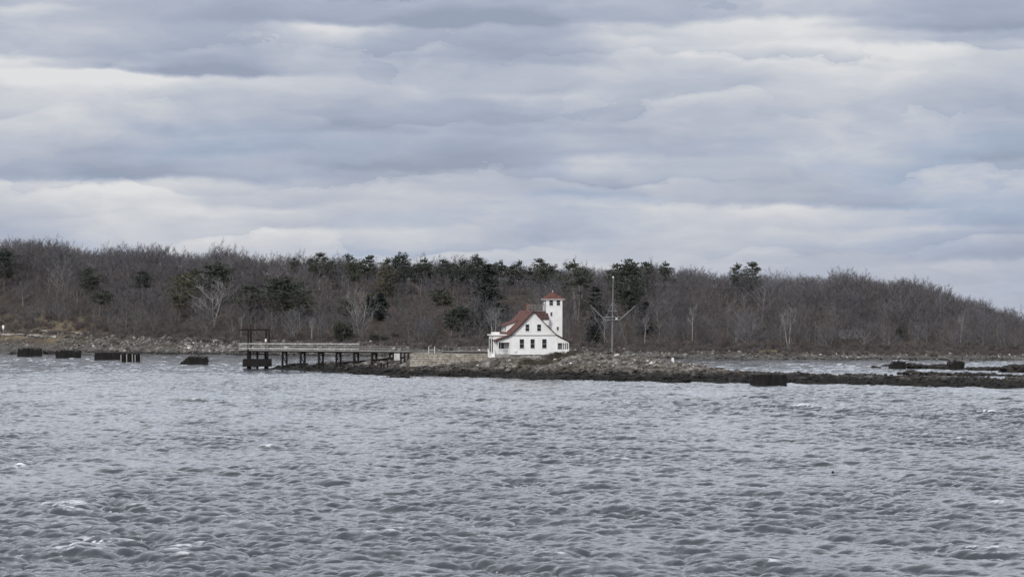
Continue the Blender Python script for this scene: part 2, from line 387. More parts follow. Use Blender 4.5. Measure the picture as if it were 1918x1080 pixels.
def island_h(x, y):
    x = np.asarray(x, float); y = np.asarray(y, float)
    wob = (fbm(x / 9, y / 9, 4, 3) - .5) + .6 * (fbm(x / 2.6, y / 2.6, 3, 7) - .5)
    d = sdf(x, y, POLY) + wob * 7
    hm = np.interp(x, HX, HH); w = np.interp(x, HX, HW)
    h = np.where(d > 0, hm * sstep(0, 1, np.clip(d / w, 0, 1) * .62 + .0) / sstep(0, 1, np.array(.62)), d * .14)
    rough = (fbm(x / 3.2, y / 2.2, 5, 20, .58) - .5)
    rid = 1 - np.abs(2 * fbm(x / 7 + 5, y / 4.0, 4, 31) - 1)
    amp = sstep(-3, 6, d) * (1 - house_mask(x, y))
    low = sstep(44, 52, x); h = h + amp * (rough * (1.7 - .3 * low) + (rid - .72) * (1.1 + .5 * low)) + .25 * sstep(0, 3, d)
    m = house_mask(x, y)
    h = h * (1 - m) + (HOUSE.z - .08) * m
    # the shore stays low in front of the sea wall
    fw = sstep(-28, -24, x) * (1 - sstep(-7, -2, x)) * (1 - sstep(636, 638, y))
    cap = np.interp(x, [-24, -4], [1.5, 3.3]) + (fbm(x / 3, y / 2, 3, 66) - .5) * 1.2
    h = h * (1 - fw) + np.minimum(h, cap) * fw
    # level yard behind the sea wall
    yd = sstep(-27, -22, x) * (1 - sstep(-3, 1, x)) * sstep(633.5, 636, y) * (1 - sstep(662, 672, y))
    return h * (1 - yd) + 4.75 * yd

def grid_mesh(name, xs, ys, hfun, mat, smooth=False, jit=.0):
    X, Yg = np.meshgrid(xs, ys)
    if jit:
        r = np.random.RandomState(5); X = X + (r.rand(*X.shape) - .5) * jit; Yg = Yg + (r.rand(*X.shape) - .5) * jit
    Z = hfun(X, Yg)
    V = np.stack([X, Yg, Z], -1).reshape(-1, 3); nx = len(xs); ny = len(ys)
    i = (np.arange(ny - 1)[:, None] * nx + np.arange(nx - 1)[None]).ravel()
    return mesh_np(name, V, [np.stack([i, i + 1, i + nx + 1, i + nx], -1)], [mat], smooth=smooth)
isl = link('island_terrain', grid_mesh('island_terrain', np.arange(-72, 132, .55), np.arange(500, 722, .6), island_h, M_rock, jit=.3)); isl['kind'] = 'structure'

SX = [(-400, 655), (0, 657), (150, 660), (300, 663), (450, 665), (700, 668), (1000, 671), (1300, 672.5), (1500, 674), (1918, 676), (2400, 680)]
SPX = np.array([s[0] for s in SX], float); SY = np.array([YW(s[1]) for s in SX])
CAN = [(-400, 440), (0, 450), (60, 452), (150, 460), (235, 470), (310, 462), (400, 472), (520, 480), (640, 484), (800, 490), (900, 490), (1010, 492), (1150, 498), (1280, 500), (1430, 507),
       (1560, 509), (1620, 513), (1720, 528), (1780, 538), (1830, 543), (1870, 552), (1918, 565), (2000, 590), (2400, 600)]
CPX = np.array([c[0] for c in CAN], float); CY = np.array([c[1] for c in CAN], float)
BZ = np.interp(SPX, [-400, 0, 250, 450, 900, 1300, 1918, 2400], [6, 6, 5, 4.2, 3.4, 2.4, 2.0, 2.0])
def shore_y(x, y):
    px = 959 + x / np.maximum(y, 1) * F
    return np.interp(px, SPX, SY), px
TREE_H = 11.3
def hill_h(x, y):
    x = np.asarray(x, float); y = np.asarray(y, float)
    ys, px = shore_y(x, y)
    d = y - ys + (fbm(x / 12, y / 12, 4, 8) - .5) * 10
    bz = np.interp(px, SPX, BZ)
    yr = ys + 135
    zr = CH + (HZ - np.interp(px, CPX, CY)) / F * yr - TREE_H
    zr = np.maximum(zr, bz + .5)
    h = np.where(d > 0, bz * sstep(0, 34, d), d * .05)
    h = h + (zr - bz) * sstep(34, 140, d) 
    h = h + sstep(135, 205, d) * 5.0 * sstep(6, 12, zr) - sstep(240, 420, d) * np.maximum(zr - 2, 0) * .6
    return h + sstep(0, 8, d) * (fbm(x / 4, y / 4, 4, 12) - .5) * 1.3
hill = link('hillside_terrain', grid_mesh('hillside_terrain', np.arange(-330, 331, 1.5), np.arange(740, 1400, 1.5), hill_h, M_ground, jit=.5)); hill['kind'] = 'structure'
def _grass():
    me = hill.data; c = np.empty(len(me.vertices) * 3, dtype=np.float32); me.vertices.foreach_get('co', c); c = c.reshape(-1, 3); ys, px = shore_y(c[:, 0], c[:, 1]); d = c[:, 1] - ys
    g = (1 - sstep(150, 280, px)) * sstep(14, 24, d + 8 * (fbm(c[:, 0] / 6, c[:, 1] / 6, 3, 70) - .5)) * (1 - sstep(62, 75, d))
    at = me.attributes.new('grass', 'FLOAT', 'POINT'); at.data.foreach_set('value', g.astype(np.float32))
_grass()

# ------------------------------------------------------------------ sea
def ocean_tile(N, Lt, peak, hs, wdir, seed, spread=6, kmax=None, kexp=-2.7):
    r = np.random.RandomState(seed)
    k1 = np.fft.fftfreq(N, Lt / N) * 2 * np.pi
    KX, KY = np.meshgrid(k1, k1); K = np.hypot(KX, KY); K[0, 0] = 1e-6
    kp = 2 * np.pi / peak
    S = K ** kexp * np.exp(-1.25 * (kp / K) ** 2)
    ct = (KX * math.cos(wdir) + KY * math.sin(wdir)) / K
    S = S * (np.abs(ct) ** spread + .05) * np.where(ct < 0, .25, 1) / K
    if kmax: S *= np.exp(-(K / kmax) ** 2)
    S[0, 0] = 0
    ph = np.exp(2j * np.pi * r.rand(N, N)) * np.sqrt(-np.log(r.rand(N, N) + 1e-9))
    A = np.sqrt(S) * ph
    h = np.fft.ifft2(A).real; sc = hs / 4 / h.std(); A = A * sc
    h = np.fft.ifft2(A).real
    dx = np.fft.ifft2(-1j * KX / K * A).real; dy = np.fft.ifft2(-1j * KY / K * A).real
    jxx = np.gradient(dx, axis=1) * N / Lt; jyy = np.gradient(dy, axis=0) * N / Lt; jxy = np.gradient(dx, axis=0) * N / Lt
    print('tile slope rms', np.gradient(h, axis=0).std() * N / Lt, np.gradient(h, axis=1).std() * N / Lt)
    return Lt, np.stack([h, dx, dy, jxx, jyy, jxy], -1).astype(np.float32)
def samp(tile, x, y, rot):
    Lt, T = tile; N = T.shape[0]; c, s = math.cos(rot), math.sin(rot)
    u = ((x * c + y * s) / Lt * N).astype(np.float64); v = ((-x * s + y * c) / Lt * N)
    ui = np.floor(u).astype(int); vi = np.floor(v).astype(int); fu = (u - ui)[..., None].astype(np.float32); fv = (v - vi)[..., None].astype(np.float32)
    ui %= N; vi %= N; u2 = (ui + 1) % N; v2 = (vi + 1) % N
    o = (T[vi, ui] * (1 - fu) + T[vi, u2] * fu) * (1 - fv) + (T[v2, ui] * (1 - fu) + T[v2, u2] * fu) * fv
    dx = o[..., 1] * c - o[..., 2] * s; dy = o[..., 1] * s + o[..., 2] * c
    return o[..., 0], dx, dy, o[..., 3:]
def build_sea():
    ys = [90.0]
    while ys[-1] < 640: ys.append(ys[-1] + (.2 + max(0, ys[-1] - 150) * .0007))
    while ys[-1] < 1050: ys.append(ys[-1] + 1.3)
    ys += [1150, 1400, 2000, 3500]
    ys = np.array(ys)
    core = np.concatenate([np.linspace(-.42, -.22, 170)[:-1], np.linspace(-.22, .22, 700), np.linspace(.22, .42, 170)[1:]]); side = .42 * 1.1 ** np.arange(1, 18)
    q = np.concatenate([-side[::-1], core, side])
    X = ys[:, None] * q[None, :]; Yg = np.repeat(ys[:, None], len(q), 1)
    t1 = ocean_tile(1024, 131.0, 14.0, .6, R(207), 3, 5, 9)
    t2 = ocean_tile(1024, 83.0, 5.0, .32, R(-104), 9, 7, 11)
    t3 = ocean_tile(512, 37.0, 2.0, .16, R(-90), 19, 9, 18, -2.2)
    A = np.interp(Yg, [200, 400, 500, 560, 620, 700, 1060, 1100], [.88, .84, .76, .58, .52, .52, .52, 0]) * np.interp(np.abs(q), [.42, .5, .8], [1, .7, 0])[None, :]
    gust = .6 * fbm(X / 30, Yg / 55, 4, 50) + .4 * fbm(X / 9, Yg / 14, 3, 58); gs = sstep(.28, .72, gust)
    # the breaking crests: places where the chop runs higher and topples
    spot = np.zeros_like(X)
    for (px, py, w, f) in [(38, 877, 2.2, 1.0), (520, 838, 4, 1.0), (1478, 766, 11, .9), (1868, 776, 12, 1.0), (130, 957, 3, .9), (250, 962, 3, .8), (215, 1022, 4, 1.0), (330, 1026, 3, .9), (1590, 740, 8, .7),
                           (740, 996, 3, .8), (1260, 970, 3.5, .9), (560, 909, 4, .6), (780, 922, 3, .8), (1215, 880, 4, .6), (90, 862, 5, .7), (420, 718, 8, .8), (375, 752, 6, .8), (1880, 945, 3, .9), (30, 842, 3, .8),
                           (1170, 742, 8, .6), (1050, 860, 3, .6), (1840, 1040, 4, .9), (450, 880, 4, .7)]:
        Y0 = YW(py); X0 = GX(px, Y0); spot = np.maximum(spot, f * np.exp(-((X - X0) / w) ** 2 - ((Yg - Y0) / (w * 1.6)) ** 2))
    A1 = A * (.7 + .5 * gust + .75 * spot) * np.interp(Yg, [170, 300], [1.18, 1]); A2 = A * (.45 + .85 * gs + .6 * spot); A3 = A * (.4 + 1.0 * gs)
    h1, dx1, dy1, j1 = samp(t1, X, Yg, R(8)); h2, dx2, dy2, j2 = samp(t2, X, Yg, R(-17)); h3, dx3, dy3, j3 = samp(t3, X, Yg, R(5))
    ch = 1.25
    Z = h1 * A1 + h2 * A2 + h3 * A3; DX = (dx1 * A1 + dx2 * A2 + dx3 * A3) * ch; DY = (dy1 * A1 + dy2 * A2 + dy3 * A3) * ch
    jj = [ch * (j1[..., i] * A1 + j2[..., i] * A2) for i in range(3)]
    J = (1 + jj[0]) * (1 + jj[1]) - jj[2] ** 2
    rag = fbm(X * 1.5, Yg * 1.9, 4, 90)
    T = np.percentile(J[(Yg > 160) & (Yg < 420)], 1.2)
    hc = h1 * A1 + h2 * A2; hc = hc / hc[(Yg > 160) & (Yg < 420)].std()
    foam_glint = sstep(0, .3, T - J + .25 * spot) * sstep(.35, .6, rag) * .8
    foam_glint = np.maximum(foam_glint, .9 * spot * sstep(1.4, 2.3, hc) * sstep(.42, .62, fbm(X * 1.1, Yg * 2.4, 4, 91)))
    foam_glint = np.maximum(foam_glint, .62 * sstep(1.9, 2.9, hc) * sstep(.4, .6, fbm(X * 1.3, Yg * 2.6, 4, 93)) * sstep(.42, .6, gust))  # pale crest streaks: sparse foam that also paints in glints
    for (px, py, w) in [(38, 877, .8)]:
        Y0 = YW(py); X0 = GX(px, Y0); g = np.exp(-((X - X0) / w) ** 2 - ((Yg - Y0) / 2.0) ** 2); Z += .45 * g; foam_glint = np.maximum(foam_glint, 1.3 * g * sstep(.25, .5, rag))
    V = np.stack([X + DX, Yg + DY, Z], -1).reshape(-1, 3)
    nx = len(q); ny = len(ys); i = (np.arange(ny - 1)[:, None] * nx + np.arange(nx - 1)[None]).ravel()
    chop = np.interp(Yg, [0, 500, 620, 700, 1100], [1, .85, 1, 1.3, 1.3]) * (.35 + .9 * gs)
    me = mesh_np('sea_water', V, [np.stack([i, i + 1, i + nx + 1, i + nx], -1)], [M_water], smooth=True, attrs={'foam_glint': foam_glint.ravel(), 'chop': chop.ravel()})
    o = link('sea_water', me); o['kind'] = 'structure'
build_sea()

# ------------------------------------------------------------------ rocks (beyond counting)
def ico(sub=1):
    import bmesh
    bm = bmesh.new(); bmesh.ops.create_icosphere(bm, subdivisions=sub, radius=1)
    V = np.array([v.co[:] for v in bm.verts]); Fc = np.array([[v.index for v in f.verts] for f in bm.faces]); bm.free(); return V, Fc
IV, IF = ico(2); IV1, IF1 = ico(1)
def rock_protos(n, V, seed, rough=.28):
    r = np.random.RandomState(seed); out = []
    for k in range(n):
        q = V.copy()
        for _ in range(7):       # chop with planes: angular blocks
            d = r.normal(size=3); d /= np.linalg.norm(d); c = r.uniform(.45, .85); s = q @ d
            q = q - np.where(s > c, s - c, 0)[:, None] * d
        q = q * (1 + rough * (r.rand(len(q), 1) - .5)); out.append(q)
    return out
RP = rock_protos(10, IV1, 4); RPB = rock_protos(6, IV, 14)
def rock_cloud(name, pts, sizes, tints, mat, seed, flat=.6, protos=None, IFc=None):
    r = np.random.RandomState(seed); protos = protos or RP; IFc = IF1 if IFc is None else IFc
    n = len(pts); nv = len(protos[0]); V = np.empty((n, nv, 3)); 
    for i in range(n):
        q = protos[r.randint(len(protos))]; a = r.rand() * 6.283; c, s = math.cos(a), math.sin(a)
        sc = sizes[i] * np.array([r.uniform(.8, 1.35), r.uniform(.7, 1.1), flat * r.uniform(.7, 1.3)])
        tl = r.normal() * .25
        q = q * sc; x = q[:, 0] * c - q[:, 1] * s; y = q[:, 0] * s + q[:, 1] * c; z = q[:, 2] + x * tl
        V[i, :, 0] = x + pts[i][0]; V[i, :, 1] = y + pts[i][1]; V[i, :, 2] = z + pts[i][2]
    Fx = (IFc[None] + (np.arange(n) * nv)[:, None, None]).reshape(-1, 3)
    o = link(name, mesh_np(name, V.reshape(-1, 3), [Fx], [mat], attrs={'tint': np.repeat(tints, nv)})); return o
def island_rocks():
    r = np.random.RandomState(21)
    x = r.uniform(-60, 128, 95000); y = r.uniform(505, 715, 95000); z = island_h(x, y)
    d = sdf(x, y, POLY); keep = (z > .1) & (house_mask(x, y) < .8)
    keep &= ~((x > -25) & (x < 0) & (y > 629) & (y < 668))
    # denser on the front slope than on the hidden back
    vis = np.where(y < 640 - x * .25, 1.0, .35); keep &= r.rand(len(x)) < vis
    hi = sstep(1.2, 3.5, z)
    keep &= r.rand(len(x)) < (.25 + .75 * sstep(.3, .62, fbm(x / 10, y / 6, 3, 44)))
    x, y, z, hi = x[keep], y[keep], z[keep], hi[keep]
    s = np.exp(r.normal(-1.4, .55, len(x))) * (1 + .4 * (1 - hi)); s = np.clip(s, .1, 1.2) * (1 - .4 * sstep(42, 50, x))
    t = np.clip(.0 + .85 * hi * r.rand(len(x)) ** 1.4 + .1 * r.rand(len(x)) + np.where(r.rand(len(x)) < .12 * hi, .6, 0), 0, 1)
    o = rock_cloud('shore_rocks', np.stack([x, y, z + s * .05], -1), s, t, M_rock, 1)
    tag(o, 'tumbled grey and brown rocks covering the low island', 'rocks', kind='stuff')
island_rocks()
def far_rocks():
    r = np.random.RandomState(33)
    px = np.where(r.rand(70000) < .55, r.uniform(-60, 700, 70000), r.uniform(700, 2000, 70000)); y = r.uniform(775, 995, 70000)
    x = GX(px, y); ys, _ = shore_y(x, y); d = y - ys
    right = sstep(900, 1300, px)
    lim = 36 - 8 * right
    keep = (d > 2) & (d < lim)
    keep &= r.rand(len(x)) < np.where(px < 110, .25, np.where(px < 620, 1.0, .7))
    x, y, px, d = x[keep], y[keep], px[keep], d[keep]; z = hill_h(x, y)
    s = np.clip(np.exp(r.normal(-1.15, .45, len(x))), .13, 1.1) * np.where(px < 620, 1.2, .95)
    pale = np.where(px < 600, sstep(300, 360, px) * (1 - sstep(430, 470, px)) * .3 - .12, .25)
    t = np.clip(.05 + .6 * r.rand(len(x)) ** 1.5 + pale * r.rand(len(x)) + np.where(r.rand(len(x)) < .1, .4, 0), 0, 1)
    o = rock_cloud('beach_cobbles', np.stack([x, y, z + s * .1], -1), s, t, M_rockfar, 2, .7)
    tag(o, 'pale cobbles and boulders along the far shore below the wood', 'rocks', kind='stuff')
far_rocks()

# ------------------------------------------------------------------ trees
class TB:
    """numpy-friendly tree builder: tubes and ribbons -> quads"""
    def __init__(s): s.v = []; s.f = []
    def tube(s, pts, rad, n=3):
        o = len(s.v); pts = [Vector(p) for p in pts]
        for i, p in enumerate(pts):
            d = (pts[min(i + 1, len(pts) - 1)] - pts[max(i - 1, 0)]).normalized()
            u = Vector((0, 0, 1)) if abs(d.z) < .9 else Vector((1, 0, 0)); a = d.cross(u).normalized(); b = a.cross(d)
            for k in range(n):
                t = 6.2832 * k / n; s.v.append(p + (a * math.cos(t) + b * math.sin(t)) * rad[i])
        for i in range(len(pts) - 1):
            for k in range(n): s.f.append((o + i * n + k, o + i * n + (k + 1) % n, o + (i + 1) * n + (k + 1) % n, o + (i + 1) * n + k))
    def rib(s, a, b, w, rng):
        a = Vector(a); b = Vector(b); d = b - a
        r = d.cross(Vector((rng.uniform(-1, 1), rng.uniform(-1, 1), rng.uniform(-1, 1)))).normalized() * w / 2
        o = len(s.v); s.v += [a - r, a + r, b + r * .5, b - r * .5]; s.f.append((o, o + 1, o + 2, o + 3))
    def arrays(s): return np.array([tuple(v) for v in s.v]), np.array(s.f, dtype=np.int32)

def limb(rng, p, d, L, seg=3, up=.25, wig=.18):
    pts = [p.copy()]; d = d.normalized()
    for i in range(seg):
        d = (d + Vector((rng.uniform(-wig, wig), rng.uniform(-wig, wig), up * rng.uniform(.3, 1)))).normalized()
        pts.append(pts[-1] + d * L / seg)
    return pts
def along(pts, t):
    k = t * (len(pts) - 1); i = min(int(k), len(pts) - 2); f = k - i
    return pts[i].lerp(pts[i + 1], f), (pts[i + 1] - pts[i]).normalized()
def bare_tree(seed, h=13.0, spread=4.0, nl=9, nb=6, nt=9, low=.28, tw=.055, stems=1, r0=None):
    rng = random.Random(seed); W = TB(); T = TB()
    for s_ in range(stems):
        lean = Vector((rng.uniform(-.13, .13), rng.uniform(-.13, .13), 1)) if stems == 1 else Vector((math.cos(s_ * 2.4) * .3, math.sin(s_ * 2.4) * .3, 1))
        hh = h * (1 if s_ == 0 else rng.uniform(.75, 1))
        tr = limb(rng, Vector((0, 0, -.4)), lean, hh * .66, 6, .2, .12); rr = (r0 or h * .0125)
        W.tube(tr, [rr * (1 - .85 * i / 6) for i in range(7)], 5)
        for i in range(nl):
            t = low + (.96 - low) * ((i + rng.random() * .8) / nl); p, d0 = along(tr, t)
            a = i * 2.4 + rng.uniform(-.5, .5); up = .25 + t * 1.0
            L = spread * (1.1 - .3 * t) * rng.uniform(.75, 1.1)
            lb = limb(rng, p, Vector((math.cos(a), math.sin(a), up)), L, 3, .12)
            r1 = rr * (1 - .8 * t) * .55; W.tube(lb, [r1, r1 * .75, r1 * .5, r1 * .25], 3)
            for j in range(nb):
                u = .25 + .75 * (j + rng.random()) / nb; q, d1 = along(lb, min(u, .99))
                bd = d1 + Vector((rng.uniform(-.9, .9), rng.uniform(-.9, .9), rng.uniform(-.35, .6)))
                bl = L * rng.uniform(.3, .5); br = limb(rng, q, bd, bl, 2, .12); W.tube(br, [r1 * .35, r1 * .25, r1 * .12], 3)
                for k in range(nt):
                    w_, d2 = along(br, rng.uniform(.2, 1) * .99)
                    td = (d2 + Vector((rng.uniform(-.8, .8), rng.uniform(-.8, .8), rng.uniform(-.5, .6)))).normalized()
                    T.rib(w_, w_ + td * rng.uniform(.6, 1.3) * h / 13, tw * rng.uniform(.7, 1.2), rng)
    return W.arrays(), T.arrays()

def needle_tuft(V, Fc, c, rad, n, r, flat=.45, size=.32, up=.0):
    """a clump of needle sprays: small tilted triangles filling a flattened blob"""
    for _ in range(n):
        d = r.normal(size=3); d /= np.linalg.norm(d) + 1e-9; rr = rad * r.rand() ** .4
        p = c + d * rr * np.array([1, 1, flat])
        a = r.normal(size=3); a[2] = abs(a[2]) * .6 + up; a += d * .9; a /= np.linalg.norm(a); b = np.cross(a, r.normal(size=3)); b /= np.linalg.norm(b) + 1e-9
        s = size * r.uniform(.6, 1.4); o = len(V)
        V += [p - b * s * .32, p + b * s * .32, p + a * s * 1.25 + b * s * .18, p + a * s * 1.25 - b * s * .18]; Fc.append((o, o + 1, o + 2, o + 3))
def pine_tree(seed, h=14.0, spread=3.6, base=.35, layers=8, full=1.0, top=1.0):
    rng = random.Random(seed); r = np.random.RandomState(seed); W = TB(); V = []; Fc = []
    tr = limb(rng, Vector((0, 0, -.4)), Vector((rng.uniform(-.06, .06), rng.uniform(-.06, .06), 1)), h * .95, 6, .3, .05)
    W.tube(tr, [h * .014 * (1 - .85 * i / 6) for i in range(7)], 6)
    for i in range(layers):
        t = base + (.97 - base) * (i + rng.random() * .6) / layers; p, _ = along(tr, min(t, .99))
        prof = (math.sin(math.pi * min(1, (t - base) / (1 - base) * .75 + .22)) ** .7) * (1 if top == 1 else 1)
        nb = rng.randint(4, 6)
        for j in range(nb):
            if rng.random() < .12: continue
            a = j * 6.283 / nb + rng.uniform(-.5, .5) + i; L = spread * prof * rng.uniform(.55, 1.2)
            lb = limb(rng, p, Vector((math.cos(a), math.sin(a), rng.uniform(.1, .4))), L, 3, .18); r1 = .07 * (1.1 - t)
            W.tube(lb, [r1, r1 * .8, r1 * .5, r1 * .2], 3)
            for u in (.45, .75, 1.0):
                q, _d = along(lb, u * .99); needle_tuft(V, Fc, np.array(q) + r.normal(size=3) * .15, (.45 + .2 * L) * rng.uniform(.6, 1.15), int(24 * full), r, .3, .3, .3)
    needle_tuft(V, Fc, np.array(tr[-1]), .7, int(36 * full), r, 1.2, .36, .5)
    return W.arrays(), (np.array(V), np.array(Fc, dtype=np.int32))
def spruce_tree(seed, h=15.0, spread=3.4, base=.08, droop=-.15, layers=20):
    rng = random.Random(seed); r = np.random.RandomState(seed); W = TB(); V = []; Fc = []
    tr = limb(rng, Vector((0, 0, -.4)), Vector((0, 0, 1)), h * .98, 6, .3, .02)
    W.tube(tr, [h * .012 * (1 - .9 * i / 6) for i in range(7)], 6)
    for i in range(layers):
        t = base + (.99 - base) * (i + rng.random() * .5) / layers; p, _ = along(tr, min(t, .99)); L0 = spread * (1 - t) ** .8 + .25
        for j in range(6):
            if rng.random() < .1: continue
            a = j * 1.047 + i * .7 + rng.uniform(-.3, .3); L = L0 * rng.uniform(.65, 1.15)
            lb = limb(rng, p, Vector((math.cos(a), math.sin(a), droop + rng.uniform(-.1, .2))), L, 2, .12)
            W.tube(lb, [.04, .03, .012], 3)
            for u in (.4, .7, 1.0):
                q, _d = along(lb, u * .99); needle_tuft(V, Fc, np.array(q), .3 + .16 * L, 13, r, .35, .3, .05)
    return W.arrays(), (np.array(V), np.array(Fc, dtype=np.int32))
def bush_leaf(seed, w=1.6, h=1.5, n=900, spiky=0.0):
    r = np.random.RandomState(seed); V = []; Fc = []; W = TB(); rng = random.Random(seed)
    for i in range(14):
        a = r.rand() * 6.28; rr = w * .75 * math.sqrt(r.rand()); hh = h * (1 - .5 * (rr / w) ** 2) * r.uniform(.6, 1)
        q = Vector((math.cos(a) * rr, math.sin(a) * rr, hh * .75)); W.tube([Vector((q.x * .2, q.y * .2, -.2)), q * .6, q], [.05, .035, .015], 3)
        needle_tuft(V, Fc, np.array(q), w * .36, n // 14, r, .9 + spiky, .26, .2 + spiky)
        needle_tuft(V, Fc, np.array(q) * np.array([1, 1, .45]), w * .34, n // 28, r, .9, .26, .1)
    return W.arrays(), (np.array(V), np.array(Fc, dtype=np.int32))
def bush_twig(seed, w=1.8, h=2.2, n=150, tw=.05):
    rng = random.Random(seed); W = TB(); T = TB()
    for i in range(12):
        a = rng.random() * 6.28; l = rng.uniform(.2, .75); p = limb(rng, Vector((rng.uniform(-.3, .3) * w, rng.uniform(-.3, .3) * w, -.2)), Vector((math.cos(a) * l, math.sin(a) * l, 1)), h * rng.uniform(.6, .9), 3, .1, .2)
        W.tube(p, [.035, .028, .02, .01], 3)
        for k in range(n // 12):
            q, d = along(p, rng.uniform(.1, .99)); td = (d + Vector((rng.uniform(-1, 1), rng.uniform(-1, 1), rng.uniform(-.2, .8)))).normalized()
            T.rib(q, q + td * rng.uniform(.4, .95) * h / 2.2, tw * rng.uniform(.7, 1.2), rng)
    return W.arrays(), T.arrays()

def proto(name, arr, mw, mc, label, cat, group=None, wname='trunk', cname='crown'):
    (wv, wf), (cv, cf) = arr
    return dict(name=name, w=mesh_np(wname, wv, [wf], [mw]), c=mesh_np(cname, cv, [cf], [mc]), wname=wname, cname=cname, label=label, cat=cat, group=group, arr=arr)
def plant(pr, x, y, z, sc=1.0, rz=0.0, label=None, group=None, szz=None, name=None, cat=None):
    o = empty(name or pr['name'], (x, y, z), label or pr['label'], cat or pr['cat'], group if group is not None else pr['group'], rz, sc)
    if szz: o.scale = (sc, sc, szz)
    for nm, me in ((pr['wname'], pr['w']), (pr['cname'], pr['c'])): link(nm, me, o)
    return o

WOODLABEL = 'grey-brown leafless tree among many alike at the edge of the far wood'
BP = [proto('bare_tree', bare_tree(100 + k, h=12.5, spread=sp, nl=nl, low=lo), M_bark, M_twig, WOODLABEL, 'tree', 'bare trees along the edge of the wood')
      for k, (sp, nl, lo) in enumerate([(5.4, 11, .2), (4.6, 11, .26), (6.0, 12, .18), (4.3, 10, .3), (5.2, 12, .16), (4.2, 10, .25)])]
PALE = [proto('bare_tree', bare_tree(140 + k, h=h_, spread=sp, nl=nl, low=lo, stems=st, tw=.05, nt=6), M_midbark if k == 3 else M_palebark, M_twig if k == 3 else M_paletwig, '', 'tree')
        for k, (h_, sp, nl, lo, st) in enumerate([(12, 5.5, 12, .12, 2), (12, 2.4, 6, .5, 2), (12, 2.2, 5, .6, 1), (7, 3.2, 8, .2, 3)])]

occupied = []
def treeline_y(px):      # where the wood begins
    ys = np.interp(px, SPX, SY); return ys + np.interp(px, [0, 110, 240, 400, 700, 1000, 1400, 1918], [52, 50, 42, 38, 36, 34, 32, 34])
SKY = 'pines standing on the skyline'; NOTED = []; WIDEN = {'pines standing on the skyline': 1.3, 'evergreens scattered through the wood': 1.75, 'pair of dark cedars': 1.5}
def wood():
    r = np.random.RandomState(77); pts = []
    gx = np.arange(-60, 2000, 1.0)
    n = 12000; px = r.uniform(-140, 2060, n); dd = r.rand(n) ** .9 * 200
    y = treeline_y(px) + dd; x = GX(px, y)
    cell = {}; sel = []
    for i in np.argsort(y):
        k = (int(x[i] // 3.6), int(y[i] // 3.6)); ok = True
        for a in (-1, 0, 1):
            for b in (-1, 0, 1):
                for j in cell.get((k[0] + a, k[1] + b), ()):
                    if (x[i] - x[j]) ** 2 + (y[i] - y[j]) ** 2 < 3.6 ** 2: ok = False
        if ok: cell.setdefault(k, []).append(i); sel.append(i)
    sel = np.array(sel); x, y, px = x[sel], y[sel], px[sel]; z = hill_h(x, y)
    h = r.uniform(.62, 1.15, len(x)) * np.interp(y - treeline_y(px), [0, 25, 80, 105, 125, 170], [.72, .92, 1.0, 1.0, .75, .5]) * np.interp(px, [1600, 1918], [1, .75])
    # clumps that rise above the ridge line
    h *= 1 + .5 * (fbm(px / 45, px * 0 + 3, 3, 61) - .5)
    kk = r.randint(0, len(BP), len(x)); rz = r.rand(len(x)) * 6.283
    vis = (px > 0) & (px < 1918)
    for (bx, by, w_) in NOTED:          # the evergreens and pale trees stand clear of most trunks
        q = bx / by * F + 959; hide = (np.abs(px - q) < w_) & (y < by + 1.5) & (y > by - 60) & (r.rand(len(x)) < .75)
        x, y, px, z, h, kk, rz = [a[~hide] for a in (x, y, px, z, h, kk, rz)]
    vis = (px > 0) & (px < 1918)
    near = np.zeros(len(x), bool); near[[i for i in np.argsort(y - treeline_y(px)) if vis[i]][:296]] = True
    for i in np.where(near)[0]: plant(BP[kk[i]], x[i], y[i], z[i], h[i], rz[i])
    Vs, Fs, Ms, Ts = [], [], [], []; off = 0
    for k, pr in enumerate(BP):
        (wv, wf), (cv, cf) = pr['arr']; v = np.vstack([wv, cv]); f = np.vstack([wf, cf + len(wv)]); m = np.concatenate([np.zeros(len(wf)), np.ones(len(cf))])
        ids = np.where((~near) & (kk == k))[0]; c, s = np.cos(rz[ids])[:, None], np.sin(rz[ids])[:, None]; sc = h[ids][:, None]
        Q = np.stack([(v[None, :, 0] * c - v[None, :, 1] * s) * sc + x[ids][:, None], (v[None, :, 0] * s + v[None, :, 1] * c) * sc + y[ids][:, None], v[None, :, 2] * sc + z[ids][:, None]], -1)
        Vs.append(Q.reshape(-1, 3)); Fs.append((f[None] + (np.arange(len(ids)) * len(v))[:, None, None]).reshape(-1, 4) + off); Ms.append(np.tile(m, len(ids))); Ts.append(np.repeat(r.rand(len(ids)), len(v)))
        off += len(ids) * len(v)
    o = link('bare_wood', mesh_np('bare_wood', np.vstack(Vs), [np.vstack(Fs)], [M_bark, M_twig], np.concatenate(Ms), attrs={'tint': np.concatenate(Ts)}))
    tag(o, 'leafless grey-brown wood covering the hill behind the station', 'wood', kind='stuff')
    print('wood', len(x), 'faces', sum(len(f) for f in Fs))
def at_hill(px, d):
    y = float(treeline_y(px)) + d; x = GX(px, y); return x, y, float(hill_h(x, y))
PINE = [proto('pine_tree', pine_tree(200 + k, 14, sp, ba, la, fu), M_bark, M_pine, '', 'tree') for k, (sp, ba, la, fu) in enumerate([(3.6, .35, 8, 1.0), (3.0, .45, 7, .9), (4.2, .3, 9, 1.0), (3.4, .5, 6, 1.1)])]
SPRU = [proto('spruce_tree', spruce_tree(240 + k, 15, sp, ba, dr), M_bark, M_spruce, '', 'tree') for k, (sp, ba, dr) in enumerate([(3.8, .12, -.1), (3.0, .05, -.2)])]
CEDAR = [proto('cedar_tree', spruce_tree(260 + k, 8, 1.9, .04, .9, 16), M_bark, M_spruce, '', 'tree') for k in range(2)]
